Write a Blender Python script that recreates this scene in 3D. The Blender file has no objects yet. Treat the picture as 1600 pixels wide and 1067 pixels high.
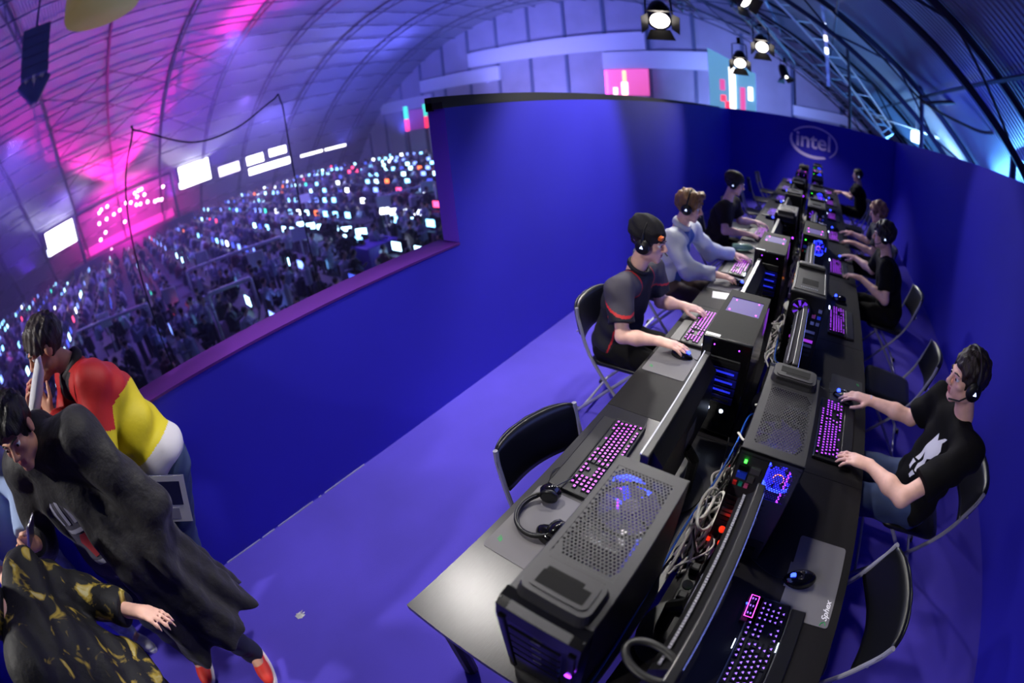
import bpy, bmesh, math, random
import numpy as np
from mathutils import Vector, Matrix

random.seed(7)
PI = math.pi
SC = bpy.context.scene
COL = SC.collection

# ------------------------------------------------------------------ camera (full-frame fisheye, 16 mm)
YAW, PITCH, ROLL = math.radians(-40.673), math.radians(29.806), math.radians(-5.098)
CAM = Vector((0.0, 0.0, 1.98))
fw = Vector((math.sin(YAW) * math.cos(PITCH), math.cos(YAW) * math.cos(PITCH), -math.sin(PITCH)))
rt = Vector((math.cos(YAW), -math.sin(YAW), 0))
up = rt.cross(fw)
rt2 = rt * math.cos(ROLL) + up * math.sin(ROLL)
up2 = up * math.cos(ROLL) - rt * math.sin(ROLL)
cd = bpy.data.cameras.new('camera')
cd.type = 'PANO'
cd.panorama_type = 'FISHEYE_EQUISOLID'
cd.fisheye_lens = 704.303 / 1600 * 36
cd.fisheye_fov = math.radians(200)
cd.sensor_width = 36
cd.sensor_fit = 'HORIZONTAL'
cd.clip_start = 0.02
cd.clip_end = 400
cd.dof.use_dof = True
cd.dof.focus_distance = 1.7
cd.dof.aperture_fstop = 4.6
cam = bpy.data.objects.new('camera', cd)
R3 = Matrix((rt2, up2, -fw)).transposed()
cam.matrix_world = Matrix.Translation(CAM) @ R3.to_4x4()
COL.objects.link(cam)
SC.camera = cam

# ------------------------------------------------------------------ world and exposure
SC.view_settings.view_transform = 'Standard'
SC.view_settings.look = 'None'
SC.view_settings.gamma = 1
SC.view_settings.use_curve_mapping = False
SC.view_settings.exposure = -0.12
wd = bpy.data.worlds.new('world')
SC.world = wd
wd.use_nodes = True
wd.node_tree.nodes['Background'].inputs[0].default_value = (0.10, 0.08, 0.55, 1)
wd.node_tree.nodes['Background'].inputs[1].default_value = 0.13

def light(name, kind, loc, energy, color=(1, 1, 1), target=None, size=0.1, spot=60, blend=0.5):
    d = bpy.data.lights.new(name, kind)
    d.energy = energy
    d.color = color
    if kind == 'SPOT':
        d.spot_size = math.radians(spot); d.spot_blend = blend; d.shadow_soft_size = size
    elif kind == 'POINT':
        d.shadow_soft_size = size
    elif kind == 'AREA':
        d.size = size
    o = bpy.data.objects.new(name, d)
    o.location = loc
    if target is not None:
        o.rotation_euler = (Vector(target) - Vector(loc)).to_track_quat('-Z', 'Y').to_euler()
    COL.objects.link(o)
    return o

# hall wash: added unseen colour spots for vault and crowd, plus magenta stage beams
HALL_LIGHTS = [
    # loc, energy, colour, target, cone
    ((-30, 24, 1.0), 10000, (0.13, 0.15, 1.0), (-31, 25, 12), 150),
    ((-44, 26, 0.5), 6000, (0.14, 0.15, 1.0), (-44, 28, 12), 150),
    ((-16, 26, 1.5), 6000, (0.16, 0.20, 1.0), (-16, 28, 12), 150),
    ((-42, 6, 1.0), 6500, (0.25, 0.06, 1.0), (-41, 8, 12), 150),
    ((-25, 6, 2.0), 5200, (0.18, 0.06, 1.0), (-25, 7, 12), 150),
    ((-38, -9, 1.0), 5500, (0.17, 0.06, 1.0), (-38, -9, 12), 150),
    ((-16, -6, 3.0), 4500, (0.18, 0.13, 1.0), (-18, -5, 12), 150),
    ((-12, 14, 3.0), 4500, (0.22, 0.28, 1.0), (-11, 15, 10), 140),
    ((-24, 8, 9.5), 11000, (0.30, 0.20, 1.0), (-24, 9, -3), 150),
    ((-40, 14, 8.0), 9000, (0.30, 0.20, 1.0), (-40, 14, -3), 150),
    ((-28, -6, 9.0), 9000, (0.32, 0.18, 1.0), (-28, -6, -3), 150),
    ((6.5, 20, -1.0), 11000, (0.10, 0.40, 1.0), (3.0, 17, 5), 110),
    ((3.9, 13.4, 0.6), 1500, (0.30, 0.62, 1.0), (3.2, 14.5, 5), 90),
    ((-25, 29, 2.0), 8000, (0.34, 0.32, 1.0), (-25, 38, 6), 130),
    ((-8, 30, 2.0), 5000, (0.30, 0.40, 1.0), (-6, 38, 4), 120),
    ((6.6, 9.5, -0.6), 6000, (0.12, 0.24, 1.0), (3.0, 9.0, 5), 110),
    ((-51, 2, 3.0), 34000, (1.0, 0.01, 0.42), (-30, 12, 11.0), 17),
    ((-51, 1, 2.5), 8500, (1.0, 0.01, 0.40), (-46, 1, 9.0), 80),
    ((-51, 4, 2.5), 30000, (1.0, 0.01, 0.42), (-33, 16, 8.5), 13),
    ((-46, -5, 5.0), 4500, (0.26, 0.10, 1.0), (-58, -6, -1), 120),
    ((-45, 20, 5.0), 6500, (0.22, 0.18, 1.0), (-58, 22, 0), 130),
    ((-48, 1.5, 0.5), 26000, (1.0, 0.02, 0.45), (-54, 1.5, 1.0), 120),
]
for i, (l, e, c, t, a) in enumerate(HALL_LIGHTS):
    light('hall_wash_light', 'SPOT', l, e, c, t, 0.5, a, 0.8)

# ------------------------------------------------------------------ materials
def lin(c):
    return tuple(((v / 255) / 12.92 if v / 255 <= 0.04045 else ((v / 255 + 0.055) / 1.055) ** 2.4) for v in c)

MATS = {}
def mat(name, col, rough=0.5, metal=0.0, emit=None, es=0.0, bump=None, var=None, spec=0.5, alpha=1.0, trans=0.0, sheen=0.0, stretch=None, coat=0.0):
    """procedural principled material; col is sRGB 0-255. bump=(scale,strength,dist) var=(scale,amount)"""
    if name in MATS:
        return MATS[name]
    m = bpy.data.materials.new(name)
    m.use_nodes = True
    nt = m.node_tree
    b = nt.nodes['Principled BSDF']
    c = lin(col) + (1,)
    b.inputs['Base Color'].default_value = c
    b.inputs['Roughness'].default_value = rough
    b.inputs['Metallic'].default_value = metal
    b.inputs['Specular IOR Level'].default_value = spec
    b.inputs['Alpha'].default_value = alpha
    b.inputs['Transmission Weight'].default_value = trans
    b.inputs['Sheen Weight'].default_value = sheen
    b.inputs['Coat Weight'].default_value = coat
    if emit is not None:
        b.inputs['Emission Color'].default_value = lin(emit) + (1,)
        b.inputs['Emission Strength'].default_value = es
    if bump or var:
        tc = nt.nodes.new('ShaderNodeTexCoord')
        mp = nt.nodes.new('ShaderNodeMapping')
        nt.links.new(tc.outputs['Object'], mp.inputs['Vector'])
        if stretch:
            mp.inputs['Scale'].default_value = stretch
    if var:
        n = nt.nodes.new('ShaderNodeTexNoise')
        n.inputs['Scale'].default_value = var[0]
        n.inputs['Detail'].default_value = 4
        nt.links.new(mp.outputs[0], n.inputs['Vector'])
        r = nt.nodes.new('ShaderNodeValToRGB')
        r.color_ramp.elements[0].position = 0.3
        r.color_ramp.elements[1].position = 0.7
        a = var[1]
        r.color_ramp.elements[0].color = tuple(max(0, v * (1 - a)) for v in c[:3]) + (1,)
        r.color_ramp.elements[1].color = tuple(min(1, v * (1 + a)) for v in c[:3]) + (1,)
        nt.links.new(n.outputs['Fac'], r.inputs[0])
        nt.links.new(r.outputs[0], b.inputs['Base Color'])
    if bump:
        n = nt.nodes.new('ShaderNodeTexNoise')
        n.inputs['Scale'].default_value = bump[0]
        n.inputs['Detail'].default_value = 5
        nt.links.new(mp.outputs[0], n.inputs['Vector'])
        bp = nt.nodes.new('ShaderNodeBump')
        bp.inputs['Strength'].default_value = bump[1]
        bp.inputs['Distance'].default_value = bump[2] if len(bump) > 2 else 0.01
        nt.links.new(n.outputs['Fac'], bp.inputs['Height'])
        nt.links.new(bp.outputs[0], b.inputs['Normal'])
    MATS[name] = m
    return m

def wave_mat(name, col, scale, rough, metal, axis='Y', strength=0.5, dist=0.02, var=None):
    m = mat(name, col, rough, metal, var=var)
    nt = m.node_tree
    tc = nt.nodes.new('ShaderNodeTexCoord')
    w = nt.nodes.new('ShaderNodeTexWave')
    w.bands_direction = axis
    w.inputs['Scale'].default_value = scale
    nt.links.new(tc.outputs['Object'], w.inputs['Vector'])
    bp = nt.nodes.new('ShaderNodeBump')
    bp.inputs['Strength'].default_value = strength
    bp.inputs['Distance'].default_value = dist
    nt.links.new(w.outputs['Fac'], bp.inputs['Height'])
    nt.links.new(bp.outputs[0], nt.nodes['Principled BSDF'].inputs['Normal'])
    return m

m_wall = mat('painted_blue_board', (40, 34, 190), 0.62, bump=(9, 0.05, 0.01), var=(0.6, 0.10))
m_sill = mat('sill_magenta_lit_purple', (78, 24, 122), 0.5, var=(2, 0.15))  # magenta light from the hall is put into this purple
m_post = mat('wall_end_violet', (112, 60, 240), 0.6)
m_black = mat('black_paint', (16, 16, 20), 0.6)
m_floor = mat('violet_blue_carpet', (74, 60, 186), 0.85, bump=(160, 0.25, 0.004), var=(1.4, 0.14))
m_logo = mat('logo_lavender_print', (222, 205, 250), 0.6)
m_desk = mat('black_ash_wood', (32, 31, 33), 0.31, bump=(30, 0.12, 0.002), var=(26, 0.30), stretch=(14, 1, 1), spec=0.6)
m_desk2 = mat('dark_brown_wood', (19, 17, 18), 0.6, bump=(30, 0.10, 0.002), var=(26, 0.2), stretch=(14, 1, 1), spec=0.22)
m_deskedge = mat('desk_edge_band', (36, 34, 36), 0.45)
m_steel = mat('grey_steel_tube', (165, 165, 175), 0.35, 0.35)
m_dsteel = mat('dark_steel', (40, 40, 46), 0.4, 0.6)
m_plas = mat('black_plastic', (12, 12, 14), 0.45, bump=(220, 0.12, 0.001))
m_plas_g = mat('black_gloss_plastic', (12, 12, 16), 0.14)
m_case = mat('powder_coated_case_black', (42, 42, 46), 0.46, 0.25, bump=(500, 0.15, 0.0006))
m_case2 = mat('satin_case_black', (10, 10, 12), 0.7, 0.05, bump=(300, 0.08, 0.0006), spec=0.2)
m_case3 = mat('charcoal_case_metal', (27, 28, 32), 0.5, 0.1, spec=0.25)
m_acr = mat('blue_tinted_acrylic', (22, 22, 110), 0.12, 0.0)
m_pcb = mat('green_black_circuit_board', (20, 40, 34), 0.5)
m_white = mat('white_plastic', (225, 225, 225), 0.45)
m_cream = mat('cream_plastic', (215, 208, 190), 0.5)
m_alu = mat('brushed_aluminium', (170, 170, 176), 0.3, 0.9)
m_pad = mat('grey_mouse_pad', (104, 102, 104), 0.7, bump=(300, 0.1, 0.0005))
m_padd = mat('dark_mouse_pad', (40, 40, 44), 0.7)
m_green = mat('green_print', (20, 150, 70), 0.6, emit=(20, 150, 70), es=0.0)
m_cushion = mat('black_vinyl', (13, 14, 16), 0.36, bump=(60, 0.1, 0.002))
m_led_p = mat('purple_led', (180, 60, 240), 0.4, emit=(150, 50, 255), es=6.0)
m_led_m = mat('magenta_led', (255, 60, 220), 0.4, emit=(255, 70, 235), es=6.0)
m_led_b = mat('blue_led', (40, 70, 255), 0.4, emit=(40, 60, 255), es=9.0)
m_led_w = mat('white_led', (240, 245, 255), 0.4, emit=(205, 220, 255), es=7.0)
m_led_g = mat('green_led', (40, 255, 60), 0.4, emit=(60, 255, 60), es=6.0)
m_led_r = mat('red_led', (255, 50, 20), 0.4, emit=(255, 50, 20), es=0.9)
m_led_o = mat('orange_led', (255, 140, 20), 0.4, emit=(255, 130, 20), es=5.0)
m_key_mag = mat('key_legend_magenta', (220, 90, 235), 0.4, emit=(196, 66, 232), es=1.35)
m_key_vio = mat('key_legend_violet', (160, 120, 255), 0.4, emit=(150, 100, 255), es=2.2)
m_key = mat('key_cap_black', (18, 18, 22), 0.5)

# ------------------------------------------------------------------ mesh helpers
class MB:
    """collects faces for ONE mesh object"""
    def __init__(s):
        s.v = []; s.f = []; s.m = []; s.mats = []
    def mi(s, m):
        if m not in s.mats:
            s.mats.append(m)
        return s.mats.index(m)
    def add(s, vs, fs, m, T=None):
        n = len(s.v); k = s.mi(m)
        if T is not None:
            vs = [T @ Vector(v) for v in vs]
        s.v += [tuple(v) for v in vs]
        for f in fs:
            s.f.append([i + n for i in f]); s.m.append(k)
    def box(s, lo, hi, m, T=None):
        (a, b, c), (d, e, f) = lo, hi
        vs = [(a, b, c), (d, b, c), (d, e, c), (a, e, c), (a, b, f), (d, b, f), (d, e, f), (a, e, f)]
        s.add(vs, [(0, 3, 2, 1), (4, 5, 6, 7), (0, 1, 5, 4), (1, 2, 6, 5), (2, 3, 7, 6), (3, 0, 4, 7)], m, T)
    def rbox(s, lo, hi, m, r=0.005, seg=2, T=None):
        bm = bmesh.new()
        bmesh.ops.create_cube(bm, size=1)
        c = [(a + b) / 2 for a, b in zip(lo, hi)]; d = [b - a for a, b in zip(lo, hi)]
        for v in bm.verts:
            v.co = Vector((c[0] + v.co.x * d[0], c[1] + v.co.y * d[1], c[2] + v.co.z * d[2]))
        r = min(r, min(d) * 0.49)
        bmesh.ops.bevel(bm, geom=bm.edges[:], offset=r, segments=seg, affect='EDGES', profile=0.5)
        bm.verts.index_update()
        s.add([v.co.copy() for v in bm.verts], [[v.index for v in f.verts] for f in bm.faces], m, T)
        bm.free()
    def prism(s, pts, z0, z1, m, T=None):
        n = len(pts)
        vs = [(x, y, z0) for x, y in pts] + [(x, y, z1) for x, y in pts]
        fs = [list(range(n))[::-1], list(range(n, 2 * n))] + [(i, (i + 1) % n, n + (i + 1) % n, n + i) for i in range(n)]
        s.add(vs, fs, m, T)
    def tube(s, path, r, m, n=8, closed=False, caps=True, T=None, scale=(1, 1)):
        P = [Vector(p) for p in path]
        rs = r if isinstance(r, (list, tuple)) else [r] * len(P)
        vs = []; fs = []
        prev = None
        L = len(P)
        for i, p in enumerate(P):
            if closed:
                t = (P[(i + 1) % L] - P[i - 1])
            else:
                t = P[min(i + 1, L - 1)] - P[max(i - 1, 0)]
            t.normalize()
            if prev is None:
                a = Vector((0, 0, 1)) if abs(t.z) < 0.9 else Vector((1, 0, 0))
                u = t.cross(a).normalized()
            else:
                u = (prev - t * prev.dot(t)).normalized()
            prev = u
            w = t.cross(u)
            for k in range(n):
                an = 2 * PI * k / n
                vs.append(p + (u * math.cos(an) * scale[0] + w * math.sin(an) * scale[1]) * rs[i])
        R = L if closed else L - 1
        for i in range(R):
            for k in range(n):
                a = i * n + k; b = i * n + (k + 1) % n
                c = ((i + 1) % L) * n + (k + 1) % n; d = ((i + 1) % L) * n + k
                fs.append((a, b, c, d))
        if caps and not closed:
            fs.append(list(range(n))[::-1]); fs.append([(L - 1) * n + k for k in range(n)])
        s.add(vs, fs, m, T)
    def lathe(s, prof, m, n=16, T=None):
        vs = []; fs = []
        for (r, z) in prof:
            for k in range(n):
                vs.append((r * math.cos(2 * PI * k / n), r * math.sin(2 * PI * k / n), z))
        for i in range(len(prof) - 1):
            for k in range(n):
                fs.append((i * n + k, i * n + (k + 1) % n, (i + 1) * n + (k + 1) % n, (i + 1) * n + k))
        if prof[0][0] > 1e-5:
            fs.append(list(range(n))[::-1])
        if prof[-1][0] > 1e-5:
            fs.append([(len(prof) - 1) * n + k for k in range(n)])
        s.add(vs, fs, m, T)
    def ball(s, c, r, m, n=10, T=None):
        rx, ry, rz = r if isinstance(r, (tuple, list)) else (r, r, r)
        vs = []; fs = []
        h = n // 2
        for i in range(h + 1):
            ph = PI * i / h
            for k in range(n):
                th = 2 * PI * k / n
                vs.append((c[0] + rx * math.sin(ph) * math.cos(th), c[1] + ry * math.sin(ph) * math.sin(th), c[2] + rz * math.cos(ph)))
        for i in range(h):
            for k in range(n):
                fs.append((i * n + k, (i + 1) * n + k, (i + 1) * n + (k + 1) % n, i * n + (k + 1) % n))
        s.add(vs, fs, m, T)
    def mesh(s, name, smooth=False):
        me = bpy.data.meshes.new(name)
        me.from_pydata([tuple(v) for v in s.v], [], s.f)
        for m in s.mats:
            me.materials.append(m)
        me.polygons.foreach_set('material_index', s.m)
        if smooth:
            me.polygons.foreach_set('use_smooth', [True] * len(me.polygons))
        me.validate()
        me.update()
        return me
    def build(s, name, parent=None, smooth=False, **kw):
        return place(name, s.mesh(name, smooth), parent, **kw)

def place(name, me, parent=None, loc=(0, 0, 0), rot=(0, 0, 0), label=None, cat=None, group=None, kind=None):
    o = bpy.data.objects.new(name, me)
    COL.objects.link(o)
    o.location = loc; o.rotation_euler = rot
    if parent is not None:
        o.parent = parent
    return tag(o, label, cat, group, kind)

def tag(o, label=None, cat=None, group=None, kind=None):
    if label: o['label'] = label
    if cat: o['category'] = cat
    if group: o['group'] = group
    if kind: o['kind'] = kind
    return o

def thing(name, label, cat, loc=(0, 0, 0), rz=0.0, group=None):
    o = bpy.data.objects.new(name, None)
    o.empty_display_size = 0.1
    COL.objects.link(o)
    o.location = loc; o.rotation_euler = (0, 0, rz)
    return tag(o, label, cat, group)

def copy_tree(o, parent=None):
    c = o.copy(); COL.objects.link(c)
    if parent is not None:
        c.parent = parent
    for ch in o.children:
        copy_tree(ch, c)
    return c

def arc_pts(c, r, a0, a1, n, plane='xz'):
    out = []
    for i in range(n):
        a = a0 + (a1 - a0) * i / (n - 1)
        u, w = r * math.cos(a), r * math.sin(a)
        out.append((c[0] + u, c[1], c[2] + w) if plane == 'xz' else (c[0] + u, c[1] + w, c[2]))
    return out

def spline(pts, n=8):
    """Catmull-Rom through pts"""
    P = [Vector(p) for p in pts]
    P = [P[0] * 2 - P[1]] + P + [P[-1] * 2 - P[-2]]
    out = []
    for i in range(1, len(P) - 2):
        for k in range(n):
            t = k / n
            a, b, c, d = P[i - 1], P[i], P[i + 1], P[i + 2]
            out.append(0.5 * ((2 * b) + (c - a) * t + (2 * a - 5 * b + 4 * c - d) * t * t + (3 * b - a - 3 * c + d) * t ** 3))
    out.append(P[-2])
    return out

def text_part(name, txt, size, m, parent, loc, rot, extrude=0.0005, align='CENTER', shear=0.0, kind=None, bold=0.0):
    cu = bpy.data.curves.new(name, 'FONT')
    cu.body = txt; cu.size = size; cu.extrude = extrude; cu.align_x = align; cu.align_y = 'CENTER'; cu.shear = shear
    cu.offset = bold
    cu.materials.append(m)
    to = bpy.data.objects.new(name, cu)
    COL.objects.link(to)
    me = bpy.data.meshes.new_from_object(to.evaluated_get(bpy.context.evaluated_depsgraph_get()))
    bpy.data.objects.remove(to); me.name = name
    if not me.materials: me.materials.append(m)
    o = bpy.data.objects.new(name, me); COL.objects.link(o); o['kind'] = 'stuff'
    o.parent = parent; o.location = loc; o.rotation_euler = rot
    return o

# ------------------------------------------------------------------ booth shell
XW, XR_, YB = -2.10, 1.985, 10.70
b = MB()
b.box((-2.30, -5.0, -0.25), (2.15, 10.9, 0.0), m_floor)
floor = b.build('floor', kind='structure', label='violet blue carpet floor of the raised gaming booth')

b = MB()
b.box((-2.285, -5.0, -0.25), (XW, 2.0, 1.105), m_wall)
# tall section, top rises a hair towards the back corner
vs = [(-2.255, 2.0, -0.25), (XW, 2.0, -0.25), (XW, YB + .12, -0.25), (-2.255, YB + .12, -0.25),
      (-2.255, 2.0, 2.03), (XW, 2.0, 2.03), (XW, YB + .12, 2.085), (-2.255, YB + .12, 2.085)]
b.add(vs, [(0, 3, 2, 1), (4, 5, 6, 7), (1, 2, 6, 5), (2, 3, 7, 6), (3, 0, 4, 7)], m_wall)
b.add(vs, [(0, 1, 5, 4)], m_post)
wall_left = b.build('wall_left', kind='structure', label='blue painted partition with a low parapet open to the hall')
b = MB()
b.box((-2.30, -5.0, 1.105), (XW + .004, 2.0, 1.119), m_sill)
b.build('trim_1', kind='structure', label='magenta lit purple ledge along the top of the low parapet')
b = MB()
vs = [(-2.262, 1.985, 2.02), (-2.20, 1.985, 2.02), (-2.20, 10.0, 2.05), (-2.262, 10.0, 2.05),
      (-2.262, 1.985, 2.115), (-2.20, 1.985, 2.115), (-2.20, 10.0, 2.10), (-2.262, 10.0, 2.10)]
b.add(vs, [(0, 3, 2, 1), (4, 5, 6, 7), (0, 1, 5, 4), (1, 2, 6, 5), (2, 3, 7, 6), (3, 0, 4, 7)], m_black)
b.box((-2.262, 1.985, 2.03), (XW, 2.0, 2.075), m_black)
b.box((-2.22, 1.99, 2.03), (XW - .002, 9.0, 2.045), m_black)
b.build('trim_2', kind='structure', label='black cap board on the tall blue partition')
b = MB(); b.box((-2.2, YB, -0.25), (2.1, YB + .12, 2.10), m_wall)
wall_back = b.build('wall_back', kind='structure', label='blue back wall carrying the oval logo')
b = MB(); b.box((XR_, -5.0, -0.25), (XR_ + .12, YB + .1, 2.095), m_wall)
b.build('wall_right', kind='structure', label='blue side wall behind the players on the dark side')
# pale scuffed joint between parapet and carpet
b = MB()
for (y0, y1) in ((-0.30, -0.02), (0.0, 0.10), (0.13, 0.42), (0.47, 0.49), (0.52, 0.86)):
    b.box((XW, y0, 0.0), (XW + .006, y1, 0.006), mat('pale_scuff', (150, 150, 190), 0.7))
b.build('baseboard_left', kind='structure', label='thin pale joint strip at the foot of the parapet')

# logo on the back wall
LX, LZ, LA, LB = -0.06, 1.60, 0.585, 0.375
b = MB()
def ring(a0, a1, w0, w1, n=60):
    vs = []; fs = []
    for i in range(n + 1):
        t = i / n; a = a0 + (a1 - a0) * t
        w = w0 + (w1 - w0) * t
        w *= 0.35 + 0.65 * math.sin(PI * min(1, max(0, t))) ** 0.5
        for rr in (1.0, 1.0 - w):
            x = LX + LA * rr * math.cos(a); z = LZ + LB * (rr if rr == 1 else 1.0 - w * 1.05) * math.sin(a)
            vs.append((x, YB - .004, z)); vs.append((x, YB - .0005, z))
    for i in range(n):
        k = 4 * i
        fs += [(k, k + 2, k + 6, k + 4), (k, k + 4, k + 5, k + 1), (k + 2, k + 3, k + 7, k + 6)]
    b.add(vs, fs, m_logo)
ring(math.radians(-48), math.radians(150), 0.07, 0.11)
ring(math.radians(158), math.radians(302), 0.10, 0.24)
oval = b.build('logo_oval', wall_back)
text_part('logo_lettering', 'intel', 0.50, m_logo, wall_back, (LX - .01, YB - .004, LZ + .02), (PI / 2, 0, 0), 0.001, bold=0.008)
# ------------------------------------------------------------------ the hall: vaulted roof, gable, crowd below
HC, HR, HZ = -25.0, 46.0, -32.8          # vault circle
HF = -3.2                                # hall floor level
YG = 38.0                                # gable
m_roof = wave_mat('corrugated_roof_sheet', (150, 152, 170), 2.0, 0.30, 0.45, 'Y', 1.0, 0.05)
m_rib = mat('dark_blue_steel_rib', (46, 48, 66), 0.45, 0.4)
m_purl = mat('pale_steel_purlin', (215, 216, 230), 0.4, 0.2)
m_purld = mat('dull_steel_purlin', (84, 84, 108), 0.5, 0.3)
m_gable = mat('gable_sheet', (150, 148, 176), 0.7, var=(0.5, 0.12))
m_mull = mat('gable_mullion', (70, 82, 120), 0.6)
m_band = mat('pale_gable_band', (205, 208, 232), 0.6)
m_hfloor = mat('hall_concrete', (60, 58, 78), 0.7, var=(0.3, 0.3))

def vault(x):
    return HZ + math.sqrt(max(0.0, HR * HR - (x - HC) ** 2))
def vault_at(a, r=HR):
    return (HC + r * math.sin(a), HZ + r * math.cos(a))
A0, A1 = -0.87, 0.83
b = MB()
N = 72; Y0r, Y1r = -26.0, YG
vs = []; fs = []
for i in range(N + 1):
    x, z = vault_at(A0 + (A1 - A0) * i / N)
    vs += [(x, Y0r, z), (x, Y1r, z)]
for i in range(N):
    fs.append((2 * i, 2 * i + 1, 2 * i + 3, 2 * i + 2))
b.add(vs, fs, m_roof)
roof = b.build('ceiling', smooth=True, kind='structure', label='barrel vaulted corrugated metal roof of the exhibition hall')

b = MB(); b.box((-62, -26, HF - .3), (11, YG, HF), m_hfloor)
b.build('floor_hall', kind='structure', label='dark concrete floor of the hall below')

# arched lattice ribs
for yi, y in enumerate((-21.0, -15.5, -10.0, -4.5, 1.0, 6.5, 12.0, 17.5, 23.0, 28.5, 34.0)):
    b = MB()
    rr = 0.075 if y < 14 else 0.06
    n = 44
    outer = [(vault_at(A0 + (A1 - A0) * i / n, HR - 0.12)) for i in range(n + 1)]
    inner = [(vault_at(A0 + (A1 - A0) * i / n, HR - 0.75)) for i in range(n + 1)]
    b.tube([(x, y, z) for x, z in outer], rr * 1.2, m_rib, 6)
    b.tube([(x, y, z) for x, z in inner], rr, m_rib, 6)
    for i in range(0, n):
        p, q = (outer[i], inner[i + 1]) if i % 2 else (inner[i], outer[i + 1])
        b.tube([(p[0], y, p[1]), (q[0], y, q[1])], 0.03, m_rib, 4)
    b.build('rib', roof)
# purlins; pale dashes along them are light glints built as plates
k = 0
for i in range(27):
    a = A0 + 0.05 + (A1 - A0 - 0.1) * i / 26
    x, z = vault_at(a, HR - 0.2)
    T = Matrix.Translation((x, 0, z)) @ Matrix.Rotation(a, 4, 'Y')
    b = MB()
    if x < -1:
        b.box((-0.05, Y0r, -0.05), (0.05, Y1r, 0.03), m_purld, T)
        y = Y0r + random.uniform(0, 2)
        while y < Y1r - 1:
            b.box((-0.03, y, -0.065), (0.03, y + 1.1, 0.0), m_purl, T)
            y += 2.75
    else:
        b.box((-0.025, Y0r, -0.04), (0.025, Y1r, 0.02), m_rib, T)
    b.build('purlin', roof)
# diagonal wind bracing between two ribs on the far slope
for (ya, yb) in ((1.0, 6.5), (-4.5, 1.0), (6.5, 12.0)):
    for (aa, ab) in ((-0.30, -0.42), (-0.42, -0.54), (-0.18, -0.30)):
        xa, za = vault_at(aa, HR - .5); xb, zb = vault_at(ab, HR - .5)
        b = MB(); b.tube([(xa, ya, za), (xb, yb, zb)], 0.045, m_rib, 5); b.build('brace', roof)
        b = MB(); b.tube([(xb, ya, zb), (xa, yb, za)], 0.045, m_rib, 5); b.build('brace', roof)

# gable wall, sheet panels between mullions, pale bands
b = MB()
vs = [(-60, YG, HF)] ; n = 60
for i in range(n + 1):
    x = -60 + 70 * i / n
    vs.append((x, YG, max(HF + .01, vault(x))))
vs.append((10, YG, HF))
b.add(vs, [list(range(len(vs)))], m_gable)
gable = b.build('wall_far', kind='structure', label='sheeted gable end wall of the hall')
x = -56.0
while x < 8:
    b = MB(); b.box((x - .14, YG - .18, HF), (x + .14, YG, vault(x) - .1), m_mull); b.build('mullion', gable)
    x += 4.15
for (x0, x1, z0, z1) in ((-35, -14.6, 7.3, 9.0), (-43.3, -30.8, 5.35, 6.93), (-18.8, -9.1, 5.5, 7.15), (-52, -41.5, 3.5, 5.0), (-2.0, 6.0, 2.6, 3.4)):
    b = MB(); b.box((x0, YG - .5, z0), (x1, YG - .15, z1), m_band); b.build('band', gable)

# reflecting gable panel and lit hanging banner
m_pink = mat('pink_glow', (240, 130, 190), 0.5, emit=(255, 90, 170), es=0.9)
m_wht = mat('white_glow', (255, 250, 245), 0.5, emit=(255, 244, 240), es=3.0)
m_glow_w = mat('bright_white_screen', (255, 255, 255), 0.5, emit=(250, 246, 255), es=8.0)
m_cyanb = mat('pale_cyan_lit_cloth', (150, 200, 225), 0.6, emit=(110, 175, 215), es=0.75)
m_redl = mat('red_neon', (255, 60, 80), 0.5, emit=(255, 50, 80), es=2.2)
t = thing('reflecting_panel', 'glossy panel on the far gable wall with painted pink reflections', 'banner', (-16.5, YG - .7, 3.0))  # glossy panel; stage light reflections are built as glowing colour
b = MB(); b.box((-2.1, 0, 0), (2.1, .06, 2.45), m_pink); b.build('cloth', t)  # face of the glossy panel, pink reflection built as glowing colour
for (x0, x1, z0, z1, mm) in ((-2.05, -1.75, .1, 2.3, m_led_m), (-.5, .1, .05, 1.2, m_wht), (-.35, .0, .05, 2.3, mat('yellow_glow', (255, 230, 150), .5, emit=(255, 225, 150), es=1.6)), (-1.3, -.9, .05, .7, m_wht)):
    b = MB(); b.box((x0, -.03, z0), (x1, 0, z1), mm); b.build('glow_streak', t)
t = thing('projection_banner', 'pale cyan hanging banner with glowing red and white streaks above the back wall', 'banner', (-3.43, 18.0, 1.6))
b = MB()
b.add([(-.93, 0, 0), (.93, .3, 0), (.93, .3, 2.15), (-.93, 0, 3.05), (-.93, .05, 0), (.93, .35, 0), (.93, .35, 2.15), (-.93, .05, 3.05)],
      [(0, 1, 2, 3), (7, 6, 5, 4), (0, 4, 5, 1), (3, 2, 6, 7), (0, 3, 7, 4), (1, 5, 6, 2)], m_cyanb); b.build('cloth', t)
for (x0, x1, z0, z1, mm) in ((-.5, -.3, 1.3, 1.75, m_pink), (-.48, -.28, .85, 1.1, m_redl), (-.3, -.12, .4, .85, m_redl), (-.12, .12, .3, 2.3, m_wht), (.3, .5, .5, 1.5, m_pink), (.62, .8, 1.0, 1.55, m_wht)):
    b = MB(); yy = (x0 + .93) / 1.86 * .3
    b.box((x0, yy - .02, z0), (x1, yy + .02, z1), mm); b.build('glow_streak', t)

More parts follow.
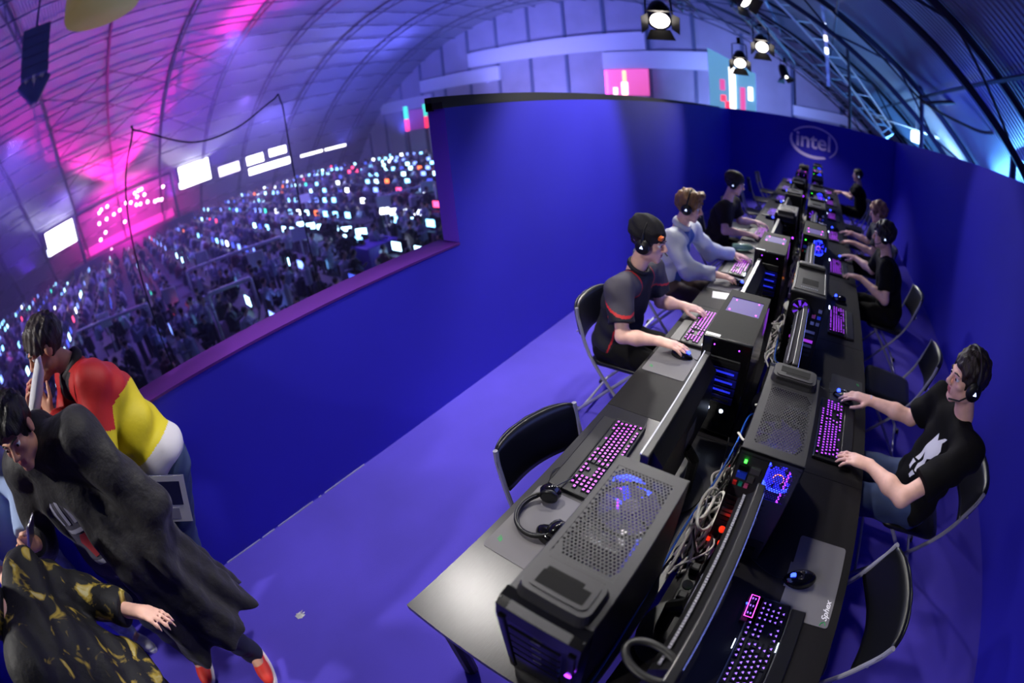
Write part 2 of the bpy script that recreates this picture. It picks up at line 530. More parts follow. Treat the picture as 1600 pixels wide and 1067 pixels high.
# flood lamp on a wire beyond the right wall
t = thing('pendant_flood_lamp', 'glowing white flood lamp hanging on a wire beyond the right wall', 'lamp', (3.18, 13.6, 2.28))
b = MB(); b.rbox((-.16, -.12, 0), (.16, .12, .32), mat('lamp_glow', (235, 250, 255), .4, emit=(215, 240, 255), es=5.0), 0.05); b.build('diffuser', t)
b = MB(); b.tube([(0, 0, .32), (0, 0, 1.15)], .012, m_white, 5); b.build('wire', t)
b = MB(); b.box((.16, -.1, .03), (.22, .1, .28), m_dsteel); b.build('housing', t)

# steel posts and struts by the right slope
for (p, q, r, lab) in (((4.35, 8.6, -3.2), (4.35, 8.6, 3.55), .09, 'dark steel post rising under the nearest roof rib on the right'),
                       ((2.97, 12.0, 1.0), (2.97, 12.0, 7.0), .07, 'slim steel hanger post beside the second roof rib'),
                       ((2.95, 12.0, 3.3), (4.3, 7.0, 3.6), .05, 'slanting steel strut between the two nearest roof ribs'),
                       ((1.2, 16.0, 2.0), (1.2, 16.0, 6.5), .06, 'thin steel hanger post behind the logo wall')):
    b = MB(); b.tube([p, q], r, m_rib, 8)
    b.build('steel_post', label=lab, cat='post')
b = MB(); b.tube(spline([(0.6, 11.7, 5.1), (1.8, 11.8, 4.2), (2.95, 11.8, 3.35), (3.7, 9.5, 2.9), (4.2, 8.5, 3.0), (4.6, 7.0, 2.5), (5.2, 6, 2.6)], 8), .035, m_black, 6)
b.build('power_cable', label='thick black cable strung along the nearest roof rib', cat='cable')
b = MB(); b.tube([(9, 14, 2.55), (2.0, 15.0, 2.75)], .03, m_steel, 6)
b.build('conduit_pipe', label='pale horizontal conduit pipe under the right roof slope', cat='pipe')
# cable trays and slanting braces under the right slope
for j, (p, q) in enumerate((((-1.6, 16, 6.8), (2.4, 16, 2.3)), ((-2.2, 20, 6.2), (3.2, 20, 2.2)), ((-3.4, 24, 6.5), (2.8, 24, 2.4)))):
    b = MB(); b.tube([p, q], .05, m_purl, 6); b.tube([(p[0] + .35, p[1], p[2] + .3), (q[0] + .35, q[1], q[2] + .3)], .04, m_purl, 6)
    for k in range(9):
        u = k / 8
        A = Vector(p).lerp(Vector(q), u); B = Vector(p).lerp(Vector(q), min(1, u + .06)) + Vector((.35, 0, .3))
        b.tube([A, B], .02, m_purl, 4)
    b.build('slanting_lattice', label=('pale slanting lattice strut, nearest of three behind the logo wall', 'pale slanting lattice strut, middle of three behind the logo wall', 'pale slanting lattice strut, farthest of three behind the logo wall')[j], cat='strut', group='lattice struts behind the logo wall')
t = thing('strip_lamp', 'vertical strip of small lamps hanging over the logo wall', 'lamp', (0.35, 13.0, 3.2))
b = MB(); b.box((-.05, -.04, 0), (.05, .04, 2.4), m_purl); b.build('housing', t)
for k in range(6):
    b = MB(); b.box((-.05, -.07, .2 + k * .37), (.05, -.04, .36 + k * .37), m_led_w if k in (2, 4) else m_wht if k == 3 else m_white); b.build('lamp_cell', t)

# objects hanging in the top left of the hall
t = thing('line_array_speaker', 'dark stack of loudspeakers hanging under the vault at upper left', 'loudspeaker', (-18.0, -2.75, 7.4), 0.2)
for k in range(5):
    b = MB(); b.box((-.5, -.62, 1.0 + k * .42), (.5, .62, 1.38 + k * .42), m_rib); b.build('cabinet', t)
for k, (dy, a) in enumerate(((-.8, -.6), (-.3, -.2), (.3, .25), (.8, .6))):
    b = MB(); T = Matrix.Translation((0, dy * .8, .95)) @ Matrix.Rotation(-a, 4, 'X')
    b.rbox((-.2, -.16, -1.0), (.2, .16, 0), m_rib, .05, 2, T); b.build('lamp_head', t)
b = MB(); b.tube([(0, 0, 3.1), (0, 0, 5.1)], .05, m_rib, 6); b.build('hanger', t)
t = thing('drum_lamp', 'beige drum shaded lamp at the top edge of the hall', 'lamp', (-9.0, .12, 6.05))
b = MB(); b.lathe([(.82, 0), (.85, .1), (.85, .75), (.8, .8)], mat('beige_cloth_shade', (200, 180, 130), .7, emit=(190, 165, 110), es=0.22), 28); b.build('lamp_shade', t, True)
b = MB(); b.tube([(0, 0, .7), (0, 0, 6.3)], .03, m_rib, 6); b.build('rod', t)

# stage on the far side: platform, backdrop, screens and clusters of lamps
t = thing('stage', 'magenta lit stage platform with dark backdrop across the hall', 'stage', (-55.0, 1.5, HF))
b = MB(); b.box((-3, -8, 0), (3, 8, 1.4), mat('stage_skirt', (40, 30, 60), .7)); b.build('platform', t)
b = MB(); b.box((-3.2, -6.5, 1.4), (-3.0, 6.5, 7.2), mat('stage_backdrop', (150, 120, 160), .7)); b.build('backdrop', t)
for s in (-1, 1):
    b = MB(); b.tube([(2.4, 6.3 * s, 0), (2.4, 6.3 * s, 6.6)], .18, m_rib, 6); b.build('tower', t)
b = MB(); b.tube([(2.4, -6.3, 6.6), (2.4, 6.3, 6.6)], .18, m_rib, 6); b.build('truss', t)
m_sl = mat('pink_white_lamp', (255, 200, 235), .4, emit=(255, 170, 220), es=22.0)
lamp_me = MB(); lamp_me.ball((0, 0, 0), .17, m_sl, 8); lamp_me = lamp_me.mesh('stage_lamp')
for (y, z) in ((-1.6, 2.5), (-1.3, 2.7), (-.5, 2.75), (-1.9, 1.4), (-.9, 1.5), (.1, 1.6), (.9, 1.75), (-1.4, .2), (-2.2, -.3), (1.2, .3), (-1.2, -1.9),
               (3.1, 2.8), (3.6, 2.9), (4.0, 2.9), (3.3, 2.3), (4.2, 2.2), (3.0, 1.5), (3.5, 1.4), (4.4, 1.3), (5.3, 1.0), (5.7, 1.0), (6.1, .9), (6.6, 2.2), (1.8, 2.2), (2.4, 2.0)):
    place('stage_lamp', lamp_me, None, (-52.3, y, z), label='tiny glowing lamp in the magenta stage rig across the hall', cat='lamp', group='stage rig lamps')
for k, (y, z, lab) in enumerate(((10.8, .95, 'white glowing projection screen to the right of the magenta stage'), (-7.1, .75, 'white glowing projection screen to the left of the magenta stage'))):
    t = thing('projection_screen', lab, 'screen', (-53, y, z))
    b = MB(); b.box((-.15, -2.25, 0), (-.05, 2.25, 2.75), m_black); b.build('frame', t)
    b = MB(); b.box((-.05, -1.9, .12), (0, 1.95, 2.63), m_glow_w); b.build('screen', t)
    b = MB(); b.box((-.05, -2.15, .2), (0, -1.95, .9), m_led_w); b.build('side_panel', t)
for k, (p, q, lab) in enumerate((((-45, 15.0, .15), (-45, 19.8, .85), 'bright white fascia of a stand below the projection screen'), ((-45.5, 11.9, 1.0), (-45.5, 14.2, 2.0), 'small bright white screen between stage and stands'),
                                 ((-46, 15.3, 1.2), (-46, 17.2, 2.1), 'bright white lit sign above the fascia'), ((-46, 18.0, 1.4), (-46, 20.0, 2.2), 'second bright lit sign above the fascia'))):
    b = MB(); b.box((p[0] - .1, p[1], p[2]), (p[0], q[1], q[2]), m_glow_w if k != 1 else m_wht)
    b.build('lit_sign', label=lab, cat='sign')
for k, (y0, y1) in enumerate(((21.2, 23.9), (24.3, 27.0))):
    b = MB(); b.box((-45.1, y0, .42), (-45, y1, .66), m_glow_w); b.build('tube_lamp', label=('white tube lamp nearer the stage over the crowd', 'white tube lamp farther from the stage over the crowd')[k], cat='lamp')
for k, (y, lab) in enumerate(((32.2, 'green and pink neon strip post, left of a pair at the far end'), (35.0, 'green and pink neon strip post beside the blue partition edge'))):
    t = thing('neon_post', lab, 'lamp', (-40, y, -3.2))
    b = MB(); b.box((-.15, -.18, 4.0), (.15, .18, 5.4), m_redl); b.build('red_strip', t)
    b = MB(); b.box((-.15, -.18, 5.4), (.15, .18, 6.9), mat('teal_neon', (60, 255, 190), .4, emit=(60, 230, 190), es=1.6)); b.build('teal_strip', t)
    b = MB(); b.box((-.1, -.1, 0), (.1, .1, 4.0), m_rib); b.build('post', t)
b = MB(); b.box((-40.2, 32.5, .8), (-40, 34.8, 3.2), mat('magenta_cloth', (190, 80, 190), .6, emit=(190, 70, 190), es=.3))
b.build('cloth_banner', label='magenta cloth banner between the neon posts', cat='banner')

# ---- crowd: tables in rows along X, monitors, seated visitors
m_tab = mat('hall_table_dark', (34, 32, 48), .6)
screens = [mat('hall_screen_%d' % i, c, .4, emit=c, es=e) for i, (c, e) in enumerate((((170, 225, 255), 8.5), ((130, 200, 255), 6.5), ((225, 235, 255), 10.0), ((120, 150, 255), 4.5), ((255, 70, 120), 5.0), ((70, 90, 220), 2.0), ((60, 230, 200), 3.5), ((255, 120, 60), 3.5)))]
def mon_mesh(sm):
    q = MB()
    q.box((-.27, -.02, .12), (.27, .02, .46), m_black)
    q.box((-.25, -.024, .14), (.25, -.02, .44), sm)
    q.box((-.03, .0, 0), (.03, .03, .14), m_black); q.box((-.1, -.08, 0), (.1, .08, .015), m_black)
    return q
mon_mb = [mon_mesh(s) for s in screens]
mon_me = [q.mesh('hall_monitor') for q in mon_mb]
cl = [mat('crowd_cloth_%d' % i, c, .8) for i, c in enumerate(((26, 24, 40), (60, 56, 90), (130, 130, 165), (40, 40, 70), (90, 40, 60), (170, 170, 190)))]
m_cskin = mat('crowd_skin', (190, 150, 140), .6)
m_chair_h = mat('crowd_hair', (40, 30, 30), .7)
def crowd_mesh(c, lean, standing=False):
    q = MB()
    z = 0.0 if not standing else 0.45
    q.tube([(0, 0, .42 + z), (0, .02, .62 + z), (0, .05 + lean, .9 + z), (0, .06 + lean, 1.03 + z)], [.17, .17, .19, .08], c, 7, scale=(1.15, .75))
    q.tube([(0, .06 + lean, 1.0 + z), (0, .08 + lean, 1.12 + z)], .05, m_cskin, 6)
    q.ball((0, .10 + lean, 1.2 + z), (.078, .095, .11), m_cskin, 8)
    q.ball((0, .07 + lean, 1.235 + z), (.088, .1, .1), m_chair_h, 8)
    for s in (-1, 1):
        q.tube([(.2 * s, .04 + lean, .95 + z), (.24 * s, .15 + lean, .74 + z), (.12 * s, .40, .78 + z)], [.055, .05, .04], c, 6)
        if standing:
            q.tube([(.09 * s, 0, .9), (.1 * s, 0, .0)], [.08, .06], cl[3], 6)
        else:
            q.tube([(.1 * s, 0, .45), (.11 * s, .42, .45), (.11 * s, .42, 0)], [.08, .07, .05], cl[3], 6)
    return q
crowd_mb = [crowd_mesh(cl[i % 6], [0, .05, .1, -.04, .03, .08][i % 6], False) for i in range(6)] + [crowd_mesh(cl[i], 0, True) for i in (0, 2, 5)]
crowd_me = [q.mesh('visitor') for q in crowd_mb]
rng = random.Random(11)
mons, folk = [], []
rows = [-17.0 + 2.6 * i + (-.3) for i in range(21)]
for y in rows:
    for (x0, x1) in ((-54, -36.5), (-34.5, -19.0), (-16.2, -9.5)):
        # rows stop where the booth or the stage stands
        lo, hi = x0, x1
        if abs(y - 1.5) < 9 and x0 < -50: lo = -48.5
        if y > 30 and x0 < -50: lo = -50
        x = lo
        while x < hi - 1:
            b_len = min(2.4, hi - x)
            if -.42 * abs(x) < y < 1.0 * abs(x) and y < 36.5:
                mons_here = []
                tt = MB(); 
                key = round(b_len, 1)
                mons.append(('table', x, y, b_len))
                for s in (-1, 1):
                    for j in range(2):
                        xx = x + .6 + j * 1.2 + rng.uniform(-.1, .1)
                        if xx > hi: continue
                        if rng.random() < (.66 if y > .3 * abs(x) else .5): mons.append(('mon', xx, y + .14 * s + rng.uniform(-.04, .04), s, rng.choices(range(8), (9, 8, 5, 5, 2, 4, 1, 1) if y > .32 * abs(x) else (5, 6, 2, 8, 3, 12, 1, 1))[0]))
                        if rng.random() < .78: folk.append((xx + rng.uniform(-.12, .12), y + s * rng.uniform(.72, .95), (0 if s < 0 else PI) + rng.uniform(-.3, .3), rng.randrange(6)))
            x += 2.4
    for k in range(5):
        xx = rng.choice((-17.6, -35.5)) + rng.uniform(-.8, .8); yy = y + rng.uniform(-1, 1)
        if -.42 * abs(xx) < yy < 1.0 * abs(xx) and yy < 36:
            folk.append((xx, yy, rng.uniform(0, 6), 6 + rng.randrange(3)))
for k in range(60):
    xx = rng.uniform(-16, -11.2); yy = rng.uniform(-.4, .85) * abs(xx)
    folk.append((xx, yy, rng.uniform(0, 6), 6 + rng.randrange(3)))
tables = [m for m in mons if m[0] == 'table']; mons = [m for m in mons if m[0] == 'mon']
q = MB(); q.box((0, -.42, .70), (2.36, .42, .74), m_tab)
for (xx, yy) in ((.08, -.36), (2.28, -.36), (.08, .36), (2.28, .36)): q.tube([(xx, yy, 0), (xx, yy, .7)], .025, m_dsteel, 5)
tab_me = q.mesh('hall_table')
tables.sort(key=lambda t: t[1] ** 2 + t[2] ** 2)
for tt in tables[:300]:
    place('hall_table', tab_me, None, (tt[1], tt[2], HF), label='long dark table of the crowded hall below the booth', cat='table', group='hall tables')
mons.sort(key=lambda t: t[1] ** 2 + t[2] ** 2)
# the ones whose lit face turns to the booth come first
mons.sort(key=lambda t: (0 if (t[3] < 0) == (t[2] > 0) else 1))
for m in mons[:290]:
    place('hall_monitor', mon_me[m[4]], None, (m[1], m[2], HF + .74), (0, 0, 0 if m[3] < 0 else PI), label='small glowing computer monitor on a hall table in the crowd', cat='monitor', group='hall monitors')
q = MB()
for m in mons[290:]:
    T = Matrix.Translation((m[1], m[2], HF + .74)) @ Matrix.Rotation(0 if m[3] < 0 else PI, 4, 'Z')
    s = mon_mb[m[4]]
    for f, k in zip(s.f, s.m):
        pass
    n = len(q.v); q.v += [tuple(T @ Vector(v)) for v in s.v]
    for f, k in zip(s.f, s.m):
        q.f.append([i + n for i in f]); q.m.append(q.mi(s.mats[k]))
q.build('far_monitors', label='mass of far glowing monitors in the crowded hall', cat='monitors', kind='stuff')
folk.sort(key=lambda t: t[0] ** 2 + t[1] ** 2)
for (x, y, r, k) in folk[:290]:
    place('visitor', crowd_me[k], None, (x, y, HF), (0, 0, r), label='visitor in the dim crowd on the hall floor below', cat='person', group='visitors in the hall crowd', )
q = MB()
for (x, y, r, k) in folk[290:]:
    T = Matrix.Translation((x, y, HF)) @ Matrix.Rotation(r, 4, 'Z')
    s = crowd_mb[k]
    n = len(q.v); q.v += [tuple(T @ Vector(v)) for v in s.v]
    for f, kk in zip(s.f, s.m):
        q.f.append([i + n for i in f]); q.m.append(q.mi(s.mats[kk]))
q.build('far_crowd', label='mass of far visitors in the crowded hall', cat='crowd', kind='stuff')

# row signs, rails and a counter in the aisle
m_sign = mat('white_sign_board', (225, 225, 240), .5)
signs = [(-15.2, 4.6, 'white row sign on a pole near the parapet, lowest of the aisle'), (-16.4, 7.0, 'white row sign on a pole beside the six lit monitors'), (-16.8, 11.6, 'white row sign on a pole in front of the four lit monitors'),
         (-17.2, 14.6, 'white row sign on a pole beside the partition edge'), (-15.8, 1.2, 'white row sign on a pole left of the parapet middle'), (-17.6, -1.6, 'white row sign on a pole behind the person in the colourful jacket'), (-20, 3.5, 'white row sign on a pole in the middle of the crowd'), (-26, 12, 'white row sign on a pole far up the aisle')]
for (x, y, lab) in signs:
    t = thing('row_sign', lab, 'sign', (x, y, HF), 0.9)
    b = MB(); b.tube([(0, 0, 0), (0, 0, 1.9)], .03, m_purl, 6); b.build('pole', t)
    b = MB(); b.box((-.32, -.02, 1.4), (.32, .02, 1.95), m_sign); b.build('board', t)
for (p, q2, lab) in (((-18.3, 2.4), (-17.0, 6.4), 'pale overhead rail across the aisle in the middle of the crowd'), ((-17.8, 12.0), (-17.6, 15.5), 'pale overhead rail beside the partition edge'), ((-18.2, -3.0), (-16.2, 0.3), 'pale overhead rail near the left of the crowd'), ((-13.4, 2.2), (-13.0, 3.6), 'short pale rail just beyond the parapet')):
    t = thing('aisle_rail', lab, 'rail', (0, 0, 0))
    b = MB(); b.tube([(p[0], p[1], -1.5), (q2[0], q2[1], -1.5)], .07, m_purl, 6); b.build('bar', t)
    for e in (p, q2):
        b = MB(); b.tube([(e[0], e[1], HF), (e[0], e[1], -1.5)], .05, m_purl, 6); b.build('post', t)
t = thing('counter', 'violet counter with a small white notice near the parapet end', 'counter', (-13.2, 8.4, HF))
b = MB(); b.rbox((-.6, -.7, 0), (.6, .7, 1.15), mat('violet_counter', (80, 50, 170), .6), .06); b.build('body', t)
b = MB(); b.box((.6, -.25, .7), (.62, .1, .95), m_sign); b.build('notice', t)
# six and four lit monitors in the photograph's nearest rows
for k in range(6):
    place('hall_monitor', mon_me[0], None, (-20.9 + k * 1.15, 9.15, HF + .82), (0, 0, .5), label='bright monitor in the near row of six beside the violet counter', cat='monitor', group='six bright monitors')
for k in range(4):
    place('hall_monitor', mon_me[2], None, (-17.2 + k * .8, 11.85, HF + .86), (0, 0, .5), label='bright monitor in the near row of four beside the partition edge', cat='monitor', group='four bright monitors')
b = MB(); b.tube(spline([(-6, .1, -3.2), (-6, .17, 1.5), (-6, .45, 2.8), (-6, .52, 2.84), (-6, 1.26, 2.43), (-6, 1.92, 2.44), (-6, 2.5, 2.70), (-6, 2.62, 2.70), (-6, 2.67, 1.82), (-6, 2.7, -3.2)], 8), .011, m_rib, 6)
b.build('hanging_cable', label='thin dark cable sagging between two poles outside the parapet', cat='cable')
# ------------------------------------------------------------------ desks
DZ = 0.73
MODY = [0.218 + 1.22 * k for k in range(8)]
ORD = ['first', 'second', 'third', 'fourth', 'fifth', 'sixth', 'seventh', 'eighth']
def desk(x0, x1, y0, mm, label, group):
    t = thing('desk', label, 'desk', ((x0 + x1) / 2, y0 + .61, 0), 0, group)
    w = (x1 - x0) / 2
    b = MB(); b.box((-w, -.609, DZ - .034), (w, .609, DZ), mm); b.build('tabletop', t)
    for sx in (-1, 1):
        for sy in (-1, 1):
            b = MB(); cx, cy = sx * (w - .06), sy * .54
            b.tube([(cx, cy, 0), (cx, cy, DZ - .034)], .03, m_deskedge, 10); b.lathe([(.06, DZ - .04), (.06, DZ - .034)], m_dsteel, 10, Matrix.Translation((cx, cy, 0)))
            b.build('leg', t)
    return t
for k, y in enumerate(MODY):
    desk(-.706, -.104, y, m_desk if k == 0 else m_desk2, 'black wood desk, %s from the open end in the row under the bright blue wall' % ORD[k], 'desks of the bright row')
    desk(-.084, .52, y, m_desk2, 'black wood desk, %s from the open end in the row by the dark right wall' % ORD[k], 'desks of the dark row')

# ------------------------------------------------------------------ perforated sheet
def perf(b, x0, x1, y0, y1, z, p, r, m, inside=None, flip=False, T=None):
    """hexagonal hole sheet between x0..x1, y0..y1 at height z"""
    dx = p; dy = p * math.sqrt(3) / 2
    R = p / math.sqrt(3)
    vs = []; fs = []
    nx = int((x1 - x0) / dx); ny = int((y1 - y0) / dy)
    for j in range(ny):
        for i in range(nx - (j % 2)):
            cx = x0 + dx * (i + .5 + .5 * (j % 2)); cy = y0 + dy * (j + .5)
            hole = inside is None or inside((cx - x0) / (x1 - x0), (cy - y0) / (y1 - y0))
            n = len(vs)
            for k in range(6):
                a = PI / 6 + k * PI / 3
                vs.append((cx + R * math.cos(a), cy + R * math.sin(a), z))
            if hole:
                for k in range(6):
                    a = PI / 6 + k * PI / 3
                    vs.append((cx + r * math.cos(a), cy + r * math.sin(a), z))
                for k in range(6):
                    vs.append((vs[n + 6 + k][0], vs[n + 6 + k][1], z - .0012))
                for k in range(6):
                    k2 = (k + 1) % 6
                    fs.append((n + k, n + k2, n + 6 + k2, n + 6 + k)); fs.append((n + 6 + k, n + 6 + k2, n + 12 + k2, n + 12 + k))
            else:
                fs.append([n + k for k in range(6)])
    b.add(vs, fs, m, T)
    return (x0, x0 + nx * dx, y0, y0 + ny * dy)

# ------------------------------------------------------------------ computer towers; width x, depth y (front at -y), height z
TW, TD, TH = .195, .478, .45
def fan(t, name, T, r, m_blade, m_ring):
    f = MB(); f.tube([(r * math.cos(a), r * math.sin(a), 0) for a in [2 * PI * i / 24 for i in range(24)]], .006, m_ring, 6, closed=True)
    f.lathe([(r * .3, -.012), (r * .3, .01), (r * .26, .014)], m_blade, 14)
    fo = f.build(name, t); fo.matrix_local = T
    for i in range(7):
        a = 2 * PI * i / 7
        q = MB(); vs = []; fs = []
        for j in range(4):
            rr = r * (.28 + .66 * j / 3); tw = .5 + .25 * j / 3
            for s in (-1, 1):
                aa = a + s * tw * .45
                vs.append((rr * math.cos(aa), rr * math.sin(aa), s * .009))
        for j in range(3):
            fs.append((2 * j, 2 * j + 1, 2 * j + 3, 2 * j + 2))
        q.add(vs, fs, m_blade); q.build('fan_blade', fo)
    return fo

def tower_shell(t, mm, rear=True, side_window=None):
    w, d, h = TW / 2, TD / 2, TH
    for s in (-1, 1):
        b = MB(); b.box((s * w - (.003 if s > 0 else 0), -d, .015), (s * w + (.003 if s < 0 else 0), d, h - .004), m_plas_g if (side_window and s == side_window) else mm); b.build('side_panel', t)
    b = MB(); b.box((-w, -d, .015), (w, d, .02), mm)
    b.build('base_panel', t)
    for sx in (-1, 1):
        for sy in (-1, 1):
            b = MB(); b.lathe([(.015, 0), (.018, .015)], m_plas, 10, Matrix.Translation((sx * .075, sy * .2, 0))); b.build('foot', t)

def tower_inside(t, glow, fanmat):
    w, d, h = TW / 2, TD / 2, TH
    b = MB(); b.box((-w + .012, -d + .12, .08), (-w + .018, d - .02, h - .05), m_pcb)
    b.box((-w + .02, -.02, .28), (-w + .06, .06, .35), m_alu)
    for k in range(4): b.box((-w + .02, -.1 + k * .012, .25), (-w + .05, -.094 + k * .012, .39), m_plas)
    b.build('motherboard', t)
    b = MB(); b.rbox((-w + .02, -d + .16, .20), (w - .05, d - .03, .235), m_plas_g, .004); b.box((-w + .03, -d + .18, .236), (w - .06, d - .06, .24), m_alu)
    b.build('graphics_card', t)
    b = MB(); b.box((-w + .01, d - .17, .02), (w - .01, d - .005, .105), m_plas); b.build('power_supply', t)
    b = MB()
    for k in range(5): b.box((-w + .02, -d + .02, .05 + k * .065), (w - .02, -d + .15, .085 + k * .065), m_alu if k % 2 else m_dsteel)
    b.build('drive_cage', t)
    b = MB(); b.box((-w + .02, -d + .16, .27), (-w + .10, -d + .175, h - .045), m_alu); b.box((-w + .03, .0, .3), (-w + .13, .11, .40), m_alu)
    b.build('cpu_cooler', t)
    b = MB(); b.tube([(w - .012, -d + .1, h - .05), (w - .012, d - .05, h - .05)], .004, glow, 6)
    b.tube([(-w + .03, d - .04, .12), (-w + .03, d - .04, .38)], .004, glow, 6); b.build('led_strip', t)
    for k in range(5):
        b = MB(); o = [(-.05 + .02 * k, -.1 + .03 * k, .12), (.0 + .01 * k, -.04, .26), (.03 - .02 * k, .05, .34 - .02 * k), (-.05, .1, .22)]
        b.tube(spline(o, 5), .004, (m_plas, m_cream, m_led_r, m_plas, m_white)[k] if k != 2 else mat('red_wire', (170, 30, 30), .5), 5); b.build('inner_cable', t)

def tower_rear(t, mm, glow):
    w, d, h = TW / 2, TD / 2, TH
    # sheet in the x-z plane at y = d, facing +y
    T = Matrix.Translation((0, d, 0)) @ Matrix.Rotation(-PI / 2, 4, 'X')   # local (x, y->-z.. ) -> sheet normal +y
    b = MB()
    perf(b, -w + .012, .005, -h + .02, -h + .155, 0, .0085, .0032, mm, lambda u, v: (u - .5) ** 2 + (v - .5) ** 2 < .26, T=T)
    b.box((-w, d - .002, h - .022), (w, d, h), mm); b.box((-w, d - .002, .02), (w, d, h - .158), mm); b.box((.003, d - .002, h - .158), (w, d, h - .02), mm); b.box((-w, d - .002, h - .158), (-w + .016, d, h - .02), mm)
    rp = b.build('rear_panel', t)
    fan(t, 'rear_fan', Matrix.Translation((-.04, d - .03, h - .088)) @ Matrix.Rotation(-PI / 2, 4, 'X'), .056, mat('blue_clear_fan', (60, 70, 255), .3, emit=(50, 50, 255), es=1.8), m_led_b)
    b = MB(); b.lathe([(.017, 0), (.017, .003)], m_led_o, 14, Matrix.Translation((-.04, d - .022, h - .088)) @ Matrix.Rotation(-PI / 2, 4, 'X')); b.build('fan_hub_glow', t)
    # port cluster
    for k, (x0, z0, ww, hh, mm2) in enumerate(((-.075, .405, .008, .006, m_led_g), (-.085, .375, .028, .018, m_plas_g), (-.05, .375, .03, .02, m_alu), (-.085, .345, .03, .022, mat('blue_vga_plug', (30, 60, 200), .4)), (-.05, .34, .02, .02, m_alu),
                                                (-.088, .315, .012, .012, mat('red_jack', (180, 30, 30), .4)), (-.07, .315, .012, .012, mat('teal_jack', (20, 140, 120), .4)), (-.052, .315, .012, .012, mat('pink_jack', (200, 80, 130), .4)))):
        b = MB(); b.box((-x0 - ww, d, z0), (-x0, d + .008, z0 + hh), mm2); b.build('port', t)
    for k in range(7):
        b = MB(); b.box((-.03, d, .13 + k * .02), (.09, d + .003, .144 + k * .02), m_alu if k in (2, 3) else mm); b.build('slot_cover', t)
    b = MB(); b.box((-w + .01, d, .022), (w - .01, d + .004, .108), m_plas); b.box((-.07, d + .004, .04), (-.035, d + .02, .075), m_plas_g); b.build('power_supply_face', t)
    b = MB(); b.rbox((.0, d + .004, .05), (.018, d + .01, .066), m_led_r, .002); b.build('power_switch', t)

